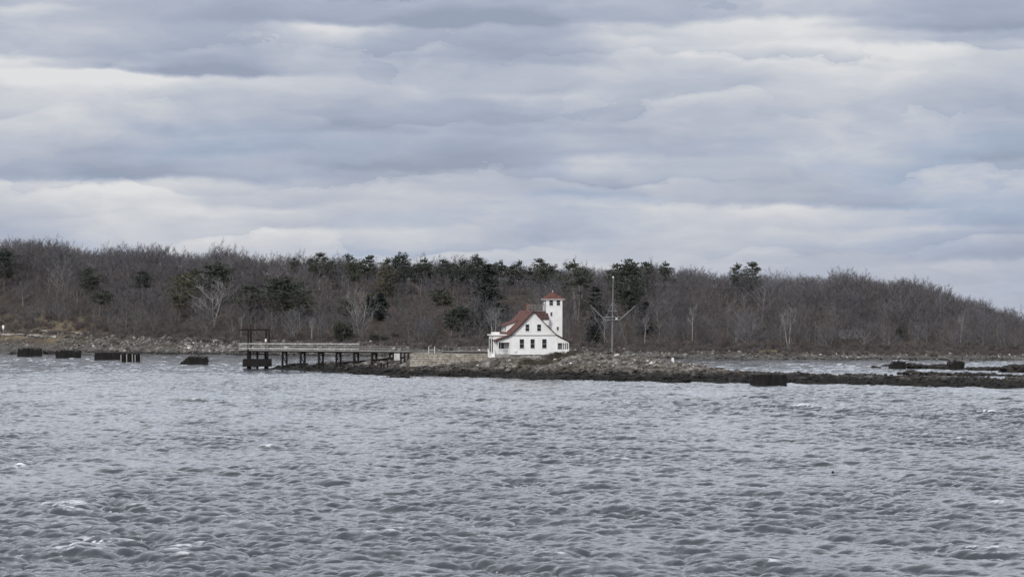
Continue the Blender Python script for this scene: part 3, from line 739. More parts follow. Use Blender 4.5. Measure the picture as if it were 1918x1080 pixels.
YPINE = proto('pine_tree', pine_tree(290, 14, 3.2, .3, 9, .7), M_bark, M_yellowpine, '', 'tree')
EVB = [proto('evergreen_bush', bush_leaf(300 + k, 1.8, 1.9), M_bark, M_bush, '', 'bush', wname='stem', cname='foliage') for k in range(2)]
TWB = [proto('bare_shrub', bush_twig(320 + k), M_shrub, M_shrub, '', 'shrub', wname='stem', cname='twigs') for k in range(4)]

def depth_for(px, yrow):
    ds = np.arange(-4, 130, .5); y = treeline_y(px) + ds; z = hill_h(GX(px, y), y); rows = HZ + (CH - z) / y * F
    k = np.where(rows <= yrow)[0]; return float(ds[k[0]]) if len(k) else 60.0
def by_top(pr, px, ytop, d, ph, label, rz=0.0, wide=1.0, group=None, name=None):
    if d > 300: d = depth_for(px, d)
    """stand it d metres inside the wood, tall enough that its tip shows at row ytop"""
    x, y, z = at_hill(px, d); top = ZZ(ytop - (3 if group == SKY else 0), y); s = max(.3, (top - z) / ph)
    wide *= WIDEN.get(group, 1.0); NOTED.append((x, y, 4 + 3 * wide)); o = plant(pr, x, y, z, s * wide, rz, label, group, name=name); o.scale = (s * wide, s * wide, s); return o
SKY = 'pines standing on the skyline'
for i, (px, yt, pk, wd, lb) in enumerate([
    (598, 473, 0, .75, 'leftmost dark pine clump topping the skyline left of centre'), (655, 476, 1, .9, 'narrow pine on the skyline above the pier deck'), (686, 478, 0, .8, 'rounded pine on the skyline beside the narrow pine'),
    (750, 474, 2, .75, 'tallest bushy pine of the skyline left of the white house'), (722, 484, 1, .8, 'short pine filling the skyline left of the bushy tallest pine'), (800, 483, 3, .9, 'flat-topped skyline pine right of the bushy tallest pine'),
    (838, 486, 0, .8, 'low round skyline pine between the flat-topped pine and the tall spruce'), (866, 486, 1, .8, 'thin skyline pine just left of the tall spruce'), (893, 478, 2, .7, 'broad skyline pine directly above the tall spruce'),
    (940, 488, 3, .8, 'greenish skyline pine just right of the tall spruce'), (1012, 484, 0, .8, 'skyline pine straight above the house gable'), (1078, 488, 1, 1.0, 'dense upright pine rising between the tower and the mast'),
    (1178, 487, 2, .95, 'large dark pine just right of the mast top'), (1160, 494, 3, .75, 'smaller pine hidden partly by the large pine near the mast'), (1218, 490, 0, .8, 'first of two rounded pines right of the large pine near the mast'),
    (1243, 490, 3, .75, 'second of two rounded pines right of the large pine near the mast'), (1378, 493, 1, .75, 'small pine on the skyline to the left of the lone round one'), (1410, 490, 0, .72, 'lone round pine at the right end of the skyline pines'),
    (556, 481, 3, .6, 'small low pine at the left end of the skyline pines'), (970, 488, 1, .7, 'slim skyline pine left of the one over the house gable')]):
    by_top(PINE[pk], px, yt, random.uniform(88, 104) if px not in (1178, 1078) else 60, 14.0, lb, random.random() * 6, wd, SKY)
for i, px in enumerate([580, 615, 632, 668, 700, 735, 770, 785, 818, 850, 878, 908, 925, 955, 992, 1028, 1098, 1145, 1200]):
    by_top(PINE[(i * 3 + 1) % 4], px, float(np.interp(px, CPX, CY)) + 3 + (i % 3) * 3, random.uniform(84, 106), 14.0, 'inconspicuous low pine filling a gap in the row of skyline pines', random.random() * 6, .75 + .1 * (i % 4), SKY)
MID = 'evergreens scattered through the wood'
for (px, yt, d, pr, ph, wd, lb) in [
    (8, 464, 545, PINE[2], 14, .8, 'dark pine cut off by the left edge of the picture'), (165, 498, 572, PINE[1], 14, .9, 'olive pine standing deep in the wood above the first cribs'),
    (268, 503, 575, PINE[3], 14, .8, 'pine with ragged layers left of the pale spreading tree'), (360, 500, 575, PINE[1], 14, .9, 'yellowish-green pine immediately left of the pale spreading tree'), (406, 489, 580, PINE[2], 14, .85, 'big round-headed dark pine behind the pale spreading tree'),
    (528, 514, 612, PINE[2], 14, 1.0, 'broad dark pine above the pier portal'), (470, 530, 608, PINE[0], 14, .9, 'loose open pine just left of the broad dark one'), (562, 538, 618, PINE[1], 14, .9, 'drooping pine leaning out right of the broad dark one'),
    (832, 537, 606, PINE[3], 14, 1.0, 'flat layered pine left of the house, in mid slope'), (912, 487, 612, SPRU[0], 15, .95, 'tall dark spruce standing left of the house roof'),
    (862, 572, 640, PINE[2], 14, 1.15, 'low spreading pine at the foot of the wood left of the house'), (1114, 530, 618, SPRU[1], 15, .95, 'pointed spruce between the house tower and the mast'),
    (1178, 540, 600, PINE[0], 14, .9, 'shaded pine low behind the mast stays'), (1210, 560, 625, SPRU[1], 15, .9, 'grey spruce right of the mast yards'), (1112, 606, 1, SPRU[1], 15, 1.5, 'small dark squat spruce beside the house tower foot'),
    (650, 560, 612, PINE[1], 14, 1.0, 'small pine left of the pair of dark cedars'), (186, 540, 600, PINE[3], 14, .9, 'dull green pine over the cribs, low on the slope'), (1690, 622, 640, PINE[0], 14, 1.3, 'low green pine under the bare trees at right')]:
    by_top(pr, px, yt, d, ph, lb, random.random() * 6, wd, MID)
by_top(YPINE, 716, 497, 60, 14, 'pale yellow-green pine below the skyline above the cedar pair', 1.0, 1.0, MID)
by_top(YPINE, 335, 508, 30, 14, 'rusty yellow pine left of the pale spreading tree, behind the ragged one', 2.0, .8, MID)
by_top(CEDAR[0], 693, 549, 597, 8, 'left cedar of the dark pair at mid slope', .3, 1.0, 'pair of dark cedars')
by_top(CEDAR[1], 716, 546, 600, 8, 'right and slightly taller cedar of the dark pair', 1.3, 1.1, 'pair of dark cedars')
for (px, yt, d, k, ph, wd, lb) in [
    (402, 506, 608, 0, 12, 1.35, 'large pale leafless tree with a wide fan of white branches'), (452, 572, -1, 2, 12, .8, 'slim pale leaning trunk by the pier portal'), (552, 566, -2, 3, 7, .9, 'white-branched low tree at the foot of the broad pine'),
    (584, 578, -2, 1, 12, .7, 'pair of pale thin stems right of the white-branched low tree'), (925, 548, 6, 1, 12, .8, 'white birch with two stems left of the house roof'), (1476, 548, 1, 1, 12, .7, 'pale twin-stemmed birch standing at right centre'),
    (1082, 512, 55, 1, 12, .6, 'pale birch stems below the upright skyline pine'), (1132, 568, 2, 2, 12, .7, 'thin pale trunk left of the mast foot'), (1208, 566, 1, 2, 12, .7, 'straight pale trunk right of the mast foot'), (1298, 540, 8, 2, 12, .7, 'thin pale trunk in the wood right of the mast stays'),
    (675, 520, 12, 0, 12, .6, 'pale grey crowned tree left of the cedar pair'), (1800, 560, 8, 2, 12, .7, 'pale trunk in the wood near the right edge'), (1400, 580, 1, 3, 7, 1.0, 'pale twisting low tree left of the twin-stemmed birch'), (1545, 600, 1, 3, 7, .9, 'pale-limbed low tree right of the twin-stemmed birch')]:
    by_top(PALE[k], px, yt, d, ph, lb, random.random() * 6, wd, 'pale-barked trees in front of the wood')
for (px, py0, py1, k, lb) in [(642, 598, 634, 0, 'dark evergreen bush rising behind the pier rail'), (700, 622, 642, 1, 'low evergreen bush right of the tall bush behind the pier'), (718, 626, 642, 0, 'smallest of the evergreen bushes behind the pier')]:
    x, y, z = at_hill(px, -3); s = (ZZ(py0, y) - z) / 2.0; o = plant(EVB[k], x, y, z, s, px, lb, 'evergreen bushes at the wood foot'); o.scale = (s * (.5 if px == 642 else .7),) * 2 + (s,)

wood()
def undergrowth():
    r = np.random.RandomState(55); n = 2600; px = r.uniform(-80, 2000, n); d = r.uniform(-17, 14, n); d = np.where(px < 240, d * 1.6 - 2, d)
    y = treeline_y(px) + d; x = GX(px, y); z = hill_h(x, y); Vs, Fs, Ts = [], [], []; off = 0
    red = .75 * sstep(.5, .7, fbm(px / 70, px * 0 + 1, 3, 15))
    for i in range(n):
        (wv, wf), (cv, cf) = TWB[r.randint(4)]['arr']; v = np.vstack([wv, cv]); f = np.vstack([wf, cf + len(wv)])
        a = r.rand() * 6.28; s = r.uniform(.55, 1.25) * (1.15 if d[i] > -4 else .75); c, q = math.cos(a), math.sin(a); s2 = s * r.uniform(1.0, 1.6)
        Vs.append(np.stack([(v[:, 0] * c - v[:, 1] * q) * s2 + x[i], (v[:, 0] * q + v[:, 1] * c) * s2 + y[i], v[:, 2] * s + z[i]], -1)); Fs.append(f + off); off += len(v)
        Ts.append(np.full(len(v), (.62 + .12 * r.rand()) if r.rand() < red[i] else r.rand() * .5))
    o = link('undergrowth', mesh_np('undergrowth', np.vstack(Vs), [np.vstack(Fs)], [M_shrub], attrs={'tint': np.concatenate(Ts)}))
    tag(o, 'reddish-brown brush along the foot of the wood', 'brush', kind='stuff')
undergrowth()

# ------------------------------------------------------------------ the white station house
def window(parent, a0, a1, z0, z1, b, face='front', mull=1, deep=.05):
    """frame (with muntins) and pane; face 'front' looks to -b at depth b, 'left' looks to -a at a=b"""
    fr = MB(); pn = MB(); t = .06
    def bx(mb, u0, u1, w0, w1, o0, o1, m=0):
        if face == 'front': mb.box(u0, u1, b - o1, b - o0, w0, w1, m)
        else: mb.box(b - o1, b - o0, u0, u1, w0, w1, m)
    bx(fr, a0 - t, a0, z0 - t, z1 + t, .003, deep); bx(fr, a1, a1 + t, z0 - t, z1 + t, .003, deep)
    bx(fr, a0, a1, z1, z1 + t, .003, deep); bx(fr, a0 - t * 1.6, a1 + t * 1.6, z0 - t * 1.9, z0 - t, .003, deep + .06); bx(fr, a0, a1, z0 - t, z0, .003, deep)
    zm = (z0 + z1) / 2; bx(fr, a0, a1, zm - .018, zm + .018, .006, .03)
    bx(pn, a0, a1, z0, z1, .002, .012)
    w = fr.build('window', M_trim, parent); pn.build('pane', M_glass, w)
    return w
def station():
    root = empty('station_house', HOUSE, 'white gabled station house with red roof and square lookout tower', 'house', None, TH, HS)
    # main walls
    m = MB(); m.prism([(0, -.6), (10.6, -.6), (10.6, 4.36), (8.0, 6.72), (5.3, 9.6), (2.6, 6.72), (0, 4.36)], 0, 15.5); m.build('wall', M_white, root)
    m = MB(); m.box(-.05, 10.65, -.05, .3, -.9, .12); m.build('foundation', M_granite, root)
    m = MB(); m.box(-.06, 10.66, -.07, -.003, 4.28, 4.42); m.build('belt_trim', M_rake, root)
    m = MB(); m.box(-.08, .09, -.06, -.002, .13, 4.27); m.box(10.5, 10.68, -.06, -.002, .13, 4.27); m.build('corner_board', M_trim, root)
    # main roof: two sheets bent at the flare, red to the left, the darker shaded tone to the right
    def sheet(prof, y0, y1, th):
        up = [(x, z + th) for x, z in prof]; return prof + up[::-1]
    m = MB(); m.prism(sheet([(5.3, 9.62), (2.62, 6.75), (.25, 4.52), (-.3, 4.12)], 0, 0, .2), -.42, 15.9); m.build('roof', [M_roof], root)
    m = MB(); m.prism(sheet([(5.31, 9.62), (7.98, 6.75), (10.35, 4.52), (11.0, 4.1)], 0, 0, .11), -.42, 15.9); m.build('roof', [M_roofdark], root)
    m = MB()
    for prof in ([(5.3, 9.56), (2.62, 6.7), (.25, 4.46), (-.32, 4.08), (-3.25, 3.06)], [(5.3, 9.56), (7.98, 6.7), (10.35, 4.46), (13.75, 2.66)]):
        th = .26 if prof[-1][0] < 0 else .13
        for p, q in zip(prof, prof[1:]): m.beam((p[0], -.45, p[1] + .11), (q[0], -.45, q[1] + .11), .06, th, 0, (0, 0, 1))
    m.build('rake_trim', M_rake, root)
    # front windows
    for a0, a1 in ((3.5, 4.34), (6.12, 7.0)): window(root, a0, a1, 5.3, 6.8, 0)
    for a0, a1 in ((2.2, 3.16), (4.62, 5.56), (7.25, 8.24)): window(root, a0, a1, 1.5, 3.55, 0)
    m = MB(); m.box(1.05, 1.45, -.22, -.004, .75, 1.0); m.beam((1.25, -.12, .13), (1.25, -.12, .75), .08); m.build('wall_vent', M_trim, root)
    # left porch (near part, sloping roof) with post and rail
    por = MB(); por.prism([(-3.2, 3.12), (-.31, 4.1), (-.31, 4.3), (-3.2, 3.32)], -.42, 3.7); por = por.build('porch_roof', M_roof, root)
    m = MB(); m.prism([(-2.72, 2.85), (-.02, 2.85), (-.02, 4.06), (-2.72, 3.16)], .02, .14); m.build('gable_board', M_trim, por)
    for a, b in ((-2.62, .08), (-2.62, 2.4)):
        m = MB(); m.box(a - .09, a + .09, b - .09, b + .09, .2, 2.84); m.build('post', M_trim, por)
    m = MB(); m.box(-2.95, -.02, -.1, 3.48, -.5, .2); m.build('porch_floor', M_deck, por)
    m = MB(); m.box(-2.5, -.1, .03, .1, 1.3, 1.38); m.box(-2.5, -.1, .03, .1, .42, .48)
    for k in range(15): m.box(-2.4 + k * .16, -2.36 + k * .16, .04, .09, .48, 1.3)
    m.build('railing', M_trim, por)
    # flat-roofed entrance bay further back on the left
    bay = MB(); bay.box(-3.0, -.004, 3.5, 9.5, -.4, 4.3); bay = bay.build('entrance_bay', M_white, root)
    m = MB(); m.box(-3.35, -.006, 3.2, 9.8, 4.31, 4.55); m.build('bay_roof', M_trim, bay)
    m = MB(); m.box(-2.7, -1.4, 5.0, 8.5, 4.56, 5.05); m.build('roof_hatch', M_trim, bay)
    for b0, b1 in ((4.1, 6.0), (6.6, 8.8)): window(bay, b0, b1, .6, 3.6, -3.0, 'left')
    window(bay, -2.15, -1.55, 1.45, 2.6, 3.5); window(bay, -1.3, -.7, 1.45, 2.6, 3.5)
    m = MB()
    for k in range(5): m.box(-4.4, -3.02, 1.3 + k * .34, 1.65 + k * .34, -.5, -.28 + .16 * k)
    st = m.build('entrance_stairs', M_trim, root)
    m = MB()
    for a in (-4.35, -3.1):
        m.beam((a, 1.4, .6), (a, 3.2, 1.5), .07, .09); m.beam((a, 1.4, .1), (a, 3.2, 1.0), .05, .06)
        for k in range(5): m.beam((a, 1.4 + k * .45, -.3 + k * .2), (a, 1.4 + k * .45, .62 + k * .22), .06)
    m.build('handrail', M_trim, st)
    # right porch: low wall, posts, sloping roof
    rp = MB(); rp.prism([(10.68, 4.24), (13.7, 2.72), (13.7, 2.83), (10.68, 4.36)], -.42, 15.7); rp = rp.build('porch_roof', M_roofdark, root)
    m = MB(); m.prism([(10.602, 2.66), (13.3, 2.66), (13.3, 2.9), (10.602, 4.2)], .02, .16); m.build('gable_board', M_white, rp)
    m = MB(); m.box(10.602, 13.3, .02, .16, -.6, 1.25); m.box(13.16, 13.3, .17, 15.4, -.6, 1.25); m.build('porch_wall', M_white, rp)
    m = MB(); m.box(10.62, 13.1, 3.95, 3.998, -.4, 2.9); m.build('inner_wall', M_white, rp)
    for a, b in ((10.72, .09), (11.9, .09), (12.35, .09), (12.8, .09), (13.23, .09), (13.23, 4), (13.23, 8), (13.23, 12)):
        m = MB(); m.box(a - .07, a + .07, b - .06, b + .06, 1.252, 2.655); m.build('post', M_trim, rp)
    # left dormer
    d = MB(); d.prism([(.62, 4.6), (4.0, 7.6), (3.9, 7.85), (.62, 6.55)], 7.6, 13.4); d = d.build('dormer', M_white, root)
    m = MB(); m.prism([(.1, 6.4), (4.3, 7.98), (4.3, 8.14), (.1, 6.56)], 7.25, 13.75); m.build('dormer_roof', M_roof, d)
    for b0 in (8.1, 9.9, 11.7): window(d, b0, b0 + 1.2, 5.35, 6.2, .62, 'left')
    # cross gable toward the tower
    c = MB(); 
    v = [(5.5, 2.7, 6.6), (9.3, 2.7, 6.6), (9.3, 2.7, 8.15), (5.5, 2.7, 8.15), (5.5, 6.3, 6.6), (9.3, 6.3, 6.6), (9.3, 6.3, 8.15), (5.5, 6.3, 8.15), (5.5, 4.5, 9.5), (9.3, 4.5, 9.5)]
    c.add(v, [(0, 1, 2, 3), (5, 4, 7, 6), (3, 2, 9, 8), (7, 8, 9, 6), (1, 5, 6, 9, 2), (0, 3, 8, 7, 4), (0, 4, 5, 1)])
    c = c.build('cross_gable', M_white, root)
    m = MB(); m.add([(5.35, 2.4, 8.06), (9.32, 2.4, 8.06), (9.32, 4.5, 9.66), (5.35, 4.5, 9.66), (5.35, 2.4, 7.9), (9.32, 2.4, 7.9), (9.32, 4.5, 9.5), (5.35, 4.5, 9.5), (5.35, 6.6, 8.06), (9.32, 6.6, 8.06)],
                    [(0, 1, 2, 3), (4, 7, 6, 5), (0, 4, 5, 1), (3, 2, 9, 8), (1, 5, 6, 2), (0, 3, 7, 4)]); m.build('gable_roof', M_roofdark, c)
    # tower
    A0, A1, B0, B1 = 8.95, 12.62, 4.0, 7.66
    t = MB(); t.box(A0, A1, B0, B1, -.4, 12.25); t = t.build('tower', M_white, root)
    m = MB(); e = .4; zt = 12.32
    m.box(A0 - e, A1 + e, B0 - e, B1 + e, 12.252, 12.4); m.build('tower_cornice', M_trim, t)
    m = MB(); ca, cb = (A0 + A1) / 2, (B0 + B1) / 2; e = .46
    m.add([(A0 - e, B0 - e, 12.41), (A1 + e, B0 - e, 12.41), (A1 + e, B1 + e, 12.41), (A0 - e, B1 + e, 12.41), (ca, cb, 14.05)], [(0, 1, 4), (1, 2, 4), (2, 3, 4), (3, 0, 4), (3, 2, 1, 0)]); m.build('tower_roof', M_roof, t)
    m = MB(); m.tube([(ca, cb, 13.9), (ca, cb, 14.06), (ca, cb, 14.16), (ca, cb, 14.34)], [.09, .12, .05, .02], 8); m.build('finial', M_trim, t)
    for a0, a1 in ((9.66, 10.5), (11.3, 12.12)): window(t, a0, a1, 10.98, 12.15, B0)
    for b0, b1 in ((4.4, 5.5), (6.1, 7.2)): window(t, b0, b1, 10.98, 12.15, A0, 'left')
    window(t, 9.9, 10.36, 8.62, 9.45, B0); window(t, 11.35, 11.8, 5.45, 6.22, B0)
    # chimney and roof walk
    m = MB(); m.box(5.0, 5.65, 6.6, 7.25, 8.9, 11.2); m.box(4.93, 5.72, 6.53, 7.32, 11.203, 11.4); ch = m.build('chimney', M_brick, root)
    m = MB(); m.box(5.1, 8.93, 4.3, 6.1, 9.68, 9.8); w = m.build('roof_walk', M_greywood, root)
    m = MB()
    for b in (4.35, 6.05):
        m.beam((5.15, b, 11.1), (8.9, b, 11.1), .08); m.beam((5.15, b, 10.5), (8.9, b, 10.5), .06)
        for k in range(6): m.beam((5.15 + k * .75, b, 9.8), (5.15 + k * .75, b, 11.1), .08)
    m.beam((5.15, 4.35, 11.1), (5.15, 6.05, 11.1), .08); m.build('walk_railing', M_greywood, w)
    return root
station()

# ------------------------------------------------------------------ signal mast
def mast():
    Y = 632.0; k = Y / F; base = P(1146.5, 657, Y)
    root = empty('signal_mast', base, 'tall grey signal mast with two angled yards and wire stays', 'mast')
    L = lambda px, py, dy=0.0: Vector(((px - 1146.5) * k, dy, (657 - py) * k))
    m = MB(); m.tube([L(1146.5, 662), L(1147, 600), L(1148.6, 520)], [.22, .17, .09], 10); m.build('pole', M_metal, root)
    m = MB(); m.tube([L(1148.6, 520.2), L(1148.6, 517.5)], [.2, .16], 10); m.build('truck_cap', M_trim, root)
    for a, b, n in (((1130, 593.5), (1164, 593.5), 'crosstree'), ((1132, 599), (1162, 599), 'crosstree'), ((1138, 582.3), (1156, 582.3), 'crosstree')):
        m = MB(); m.beam(L(*a, -.3), L(*b, -.3), .14, .17); m.build(n, M_metal, root)
    for a, b in (((1132, 598), (1105, 571)), ((1162, 598), (1189.5, 573))):
        m = MB(); m.tube([L(*a, -.2), L(*b, -.2)], [.14, .09], 8); m.build('angled_yard', M_metal, root)
    for a, b in (((1147.5, 567), (1138.5, 582)), ((1147.5, 567), (1157, 575)), ((1147.5, 567), (1154.5, 582))):
        m = MB(); m.tube([L(*a), L(*b)], .06, 6); m.build('strut', M_metal, root)
    for a, b, dy in (((1106, 573), (1137, 641), -2.5), ((1189, 574), (1158, 632), 2.5), ((1127.5, 604), (1107, 645), 3), ((1161, 604), (1175, 655), -2.5), ((1154, 584), (1160, 598), 0), ((1140, 584), (1134, 598), 0)):
        m = MB(); m.tube([L(*a), L(*b, dy)], .035, 5); m.build('stay', M_metal, root)
    m = MB(); m.box(*(lambda v: (v.x - .25, v.x + .25, -.5, -.2, v.z - .12, v.z + .12))(L(1154.5, 596.5))); m.build('lamp_box', M_trim, root)
mast()

# ------------------------------------------------------------------ pier
PA = Vector((GX(468, 690), 690, ZZ(655.5, 690))); PB = Vector((GX(768, 640), 640, ZZ(658, 640)))
def pier_t(px):
    q = (px - 959) / F; dx, dy = PB.x - PA.x, PB.y - PA.y
    return (q * PA.y - PA.x) / (dx - q * dy)
M_railboard = worn('flaking_white_board', (.3, .3, .3), (.6, .6, .6), 1.3)
def pier():
    d = (PB - PA); d2 = Vector((d.x, d.y, 0)).normalized(); pr = Vector((-d2.y, d2.x, 0))
    if pr.x < 0: pr = -pr
    root = empty('pier', (PA.x, PA.y, 0), 'long narrow trestle pier on paired black piles with a white boarded rail', 'pier')
    O = Vector((PA.x, PA.y, 0)); pt = lambda px, off=0.0, dz=0.0: PA.lerp(PB, pier_t(px)) + pr * off + Vector((0, 0, dz)) - O
    m = MB(); m.beam(pt(452), pt(770), 1.9, .17); m.build('deck', M_deck, root)
    m = MB(); m.beam(pt(452, -.7, -.27), pt(770, -.7, -.27), .22, .3); m.beam(pt(452, .7, -.27), pt(770, .7, -.27), .22, .3); m.build('stringer', M_darkwood, root)
    for px in (533, 567, 601, 634, 667, 701, 734):
        b = MB(); c = pt(px, 0, -.56); b.beam(c - pr * .85, c + pr * .85, .34, .3); b = b.build('pile_cap', M_darkwood, root)
        for s in (-.62, .62):
            q = pt(px, s, -.7); m = MB(); m.tube([q, Vector((q.x, q.y, -.6))], [.26, .28], 8); m.build('pile', M_darkwood, b)
        m = MB(); m.beam(pt(px, -.6, -1.2), Vector((*pt(px, .6)[:2], 1.3)), .1, .16); m.build('cross_brace', M_darkwood, b)
    # white boarded rail (outer side) and thin rail the rest of the way
    m = MB(); h = 1.85
    for off in (-.88,):
        m.beam(pt(452, off, 1.66), pt(678, off, 1.72), .06, .26); m.beam(pt(452, off, .5), pt(678, off, .5), .06, .26)
        m.beam(pt(452, off, 1.15), pt(678, off, 1.12), .05, .07)
    m.build('rail_board', M_railboard, root)
    m = MB()
    px = 454.0
    while px < 765:
        for off in (-.94, .94): m.beam(pt(px, off, .1), pt(px, off, 1.95 if px < 680 else 1.25), .1)
        px += 16.8
    m.build('rail_post', M_greywood, root)
    m = MB()
    for off in (-.94, .94):
        for z in (1.2, .7): m.beam(pt(678, off, z), pt(769, off, z), .06)
    m.build('thin_rail', M_greywood, root)
    # head: low black fender crib on piles
    hd = MB(); c = pt(480); 
    for k, z in enumerate((.75, 1.15, 1.55, 1.95, 2.3)):
        w = 3.55 - .02 * k; cx = c.x + .25
        hd.beam((cx - w, c.y - 1.8, z), (cx + w, c.y - 1.8, z), .34, .36); hd.beam((cx - w, c.y + 1.8, z), (cx + w, c.y + 1.8, z), .34, .36)
        hd.beam((cx - w + .2, c.y - 1.6, z), (cx - w + .2, c.y + 1.6, z), .34, .36); hd.beam((cx + w - .2, c.y - 1.6, z), (cx + w - .2, c.y + 1.6, z), .34, .36)
    hd = hd.build('fender_crib', M_darkwood, root)
    for px, dy in ((464.5, -2.1), (468.5, 1.2), (482, -2.1), (497, -2.1), (501, 1.2)):
        x = GX(px, 690 + dy) - O.x; m = MB(); m.tube([(x, dy, -1.0), (x, dy, 4.75)], [.3, .27], 8); m.build('pile', M_darkwood, hd)
    m = MB(); m.beam((GX(470, 690) - O.x, -2.3, .2), (GX(498, 690) - O.x, -2.3, .9), .16, .2); m.beam((GX(464, 690) - O.x, -2.3, 3.6), (GX(502, 690) - O.x, -2.3, 3.7), .2, .26); m.build('brace', M_darkwood, hd)
    # portal frame at the head
    zt = ZZ(617.5, 690); g = MB()
    g.beam((GX(451, 690) - O.x, -.75, zt), (GX(505, 690) - O.x, -.75, zt), .42, .4); g.beam((GX(456, 690) - O.x, .95, zt), (GX(505, 690) - O.x, .95, zt), .24, .24); g = g.build('portal_beam', M_darkwood, root)
    for px, dy in ((465, -.75), (470, .95), (498.5, .95), (504, -.75)):
        x = GX(px, 690 + dy) - O.x; m = MB(); m.beam((x, dy, 4.7), (x, dy, zt - .12), .36); m.build('portal_post', M_darkwood, g)
    m = MB(); m.beam((GX(470, 690) - O.x, -.75, 6.6), (GX(484, 690) - O.x, -.75, 4.9), .1); m.build('brace', M_darkwood, g)
    m = MB(); x = GX(498, 690) - O.x; m.box(x - .2, x + .2, -.5, -.1, 6.75, 7.5); m.build('lamp_box', M_trim, root)
pier()
def ramp_():
    a = P(629, 680.5, 668); b = P(762, 668.5, 646)
    root = empty('boat_ramp', (a.x, a.y, 0), 'dark timber boat ramp sloping down behind the pier piles', 'ramp'); O = Vector((a.x, a.y, 0))
    for s, n in ((-.8, 'rail_beam'), (.8, 'rail_beam')):
        m = MB(); m.beam(a - O + Vector((0, s, 0)), b - O + Vector((0, s, 0)), .34, .36); m.build(n, M_darkwood, root)
    for t in (.15, .35, .55, .75, .95):
        p = a.lerp(b, t) - O; m = MB(); m.tube([(p.x, p.y, -.2), (p.x, p.y, p.z - .1)], .16, 6); m.build('ramp_post', M_darkwood, root)
ramp_()
for i, (px, py, h, lb) in enumerate([(686, 687, 1.0, 'leftmost short black pile stump under the pier'), (692, 688, 1.3, 'second short black pile stump, close beside the leftmost'), (714, 687, 1.5, 'black pile stump just left of the last pier bent'), (719, 688, 1.1, 'lowest black pile stump left of the last pier bent'), (726, 688, 1.7, 'tallest black pile stump right against the last pier bent')]):
    Y = 637.0; p = P(px, py, Y); m = MB(); m.tube([(0, 0, -1.2), (0, 0, h * .7), (.03, 0, h)], [.2, .19, .13], 8)
    tag(m.build('pile_stump', M_darkwood, None, (p.x, p.y, float(island_h(p.x, p.y)))), lb, 'stump', 'pile stumps under the pier')

# ------------------------------------------------------------------ sea wall and yard
def seawall():
    Y0, Y1 = 634.0, 626.0; a = Vector((GX(768, Y0), Y0, 0)); b = Vector((GX(925, Y1), Y1, 0)); n = 60
    d = (b - a); dn = d.normalized(); pr = Vector((dn.y, -dn.x, 0)); L = d.length; V = []; Fc = []; uv = []
    prof = [(-.35, .4), (-.22, 1.6), (-.1, 3.0), (0, 4.55), (0, 4.85), (-.12 + 1.4, 4.88), (1.4, .4)]
    # front face battered slightly, cap course, thickness 1.4 m
    r = random.Random(2)
    for i in range(n + 1):
        for o, z in prof:
            p = a + d * i / n + pr * (-o) + Vector((0, 0, z + (r.uniform(-.04, .04) if z > 1 else 0)))
            V.append(tuple(p)); uv.append((L * i / n, z + o * .2))
    k = len(prof)
    for i in range(n):
        for j in range(k - 1): Fc.append((i * k + j, (i + 1) * k + j, (i + 1) * k + j + 1, i * k + j + 1))
    Fc.append(tuple(range(k))); Fc.append(tuple(range(n * k + k - 1, n * k - 1, -1)))
    me = bpy.data.meshes.new('sea_wall'); me.from_pydata(V, [], Fc); me.materials.append(M_granite)
    ul = me.uv_layers.new(name='UVMap')
    for lp in me.loops: ul.data[lp.index].uv = uv[lp.vertex_index]
    import bmesh
    bm = bmesh.new(); bm.from_mesh(me); bmesh.ops.recalc_face_normals(bm, faces=bm.faces); bm.to_mesh(me); bm.free(); me.update()
    tag(link('sea_wall', me), 'coursed granite sea wall between the pier and the house', 'wall')
    # end cribbing where the pier lands
    root = empty('wall_buttress', (GX(759, 636), 636, 0), 'dark timber buttress where the pier meets the granite wall', 'buttress'); m = MB()
    for k in range(4): m.beam((-1.0 + k * .85, -.4, .6), (-1.0 + k * .85, 0, 5.0), .38)
    m.build('timber', M_darkwood, root); m = MB(); m.box(-2.6, -1.25, -.3, .5, 3.2, 4.8); m.build('block', M_concrete, root)
    # raised walkway on the yard
    Y = 640.0; root = empty('boardwalk', (GX(828, Y), Y, 4.7), 'low grey boardwalk running to the house along the wall top', 'boardwalk'); x1 = GX(916, Y) - GX(828, Y)
    m = MB(); m.box(0, x1, 0, 1.6, .42, .56); m.build('deck', M_deck, root); m = MB(); m.box(.05, x1 - .05, .05, .25, .12, .415); m.build('underside_shade', M_darkwood, root)  # the black strip stands in for the shade under the deck
    m = MB()
    for k in range(9): m.beam((k * x1 / 8.02 + .06, 1.5, .565), (k * x1 / 8.02 + .06, 1.5, 1.55), .08)
    m.beam((0, 1.5, 1.55), (x1, 1.5, 1.55), .07); m.beam((0, 1.5, 1.1), (x1, 1.5, 1.1), .05); m.build('railing', M_greywood, root)
    Y = 636.0; m = MB(); p0 = P(803, 661, Y); p1 = P(814, 661, Y); h = 1.5
    m.tube([(0, 0, -.3), (0, 0, h), (.12, 0, h + .1)], .06, 8); w = p1.x - p0.x; m.tube([(w, 0, -.3), (w, 0, h), (w + .12, 0, h + .1)], .06, 8); m.beam((0, 0, .75), (w, 0, .75), .05)
    tag(m.build('ladder_rail', M_trim, None, (p0.x, p0.y, 4.85)), 'white ladder handrail at the top of the sea wall', 'handrail')
seawall()

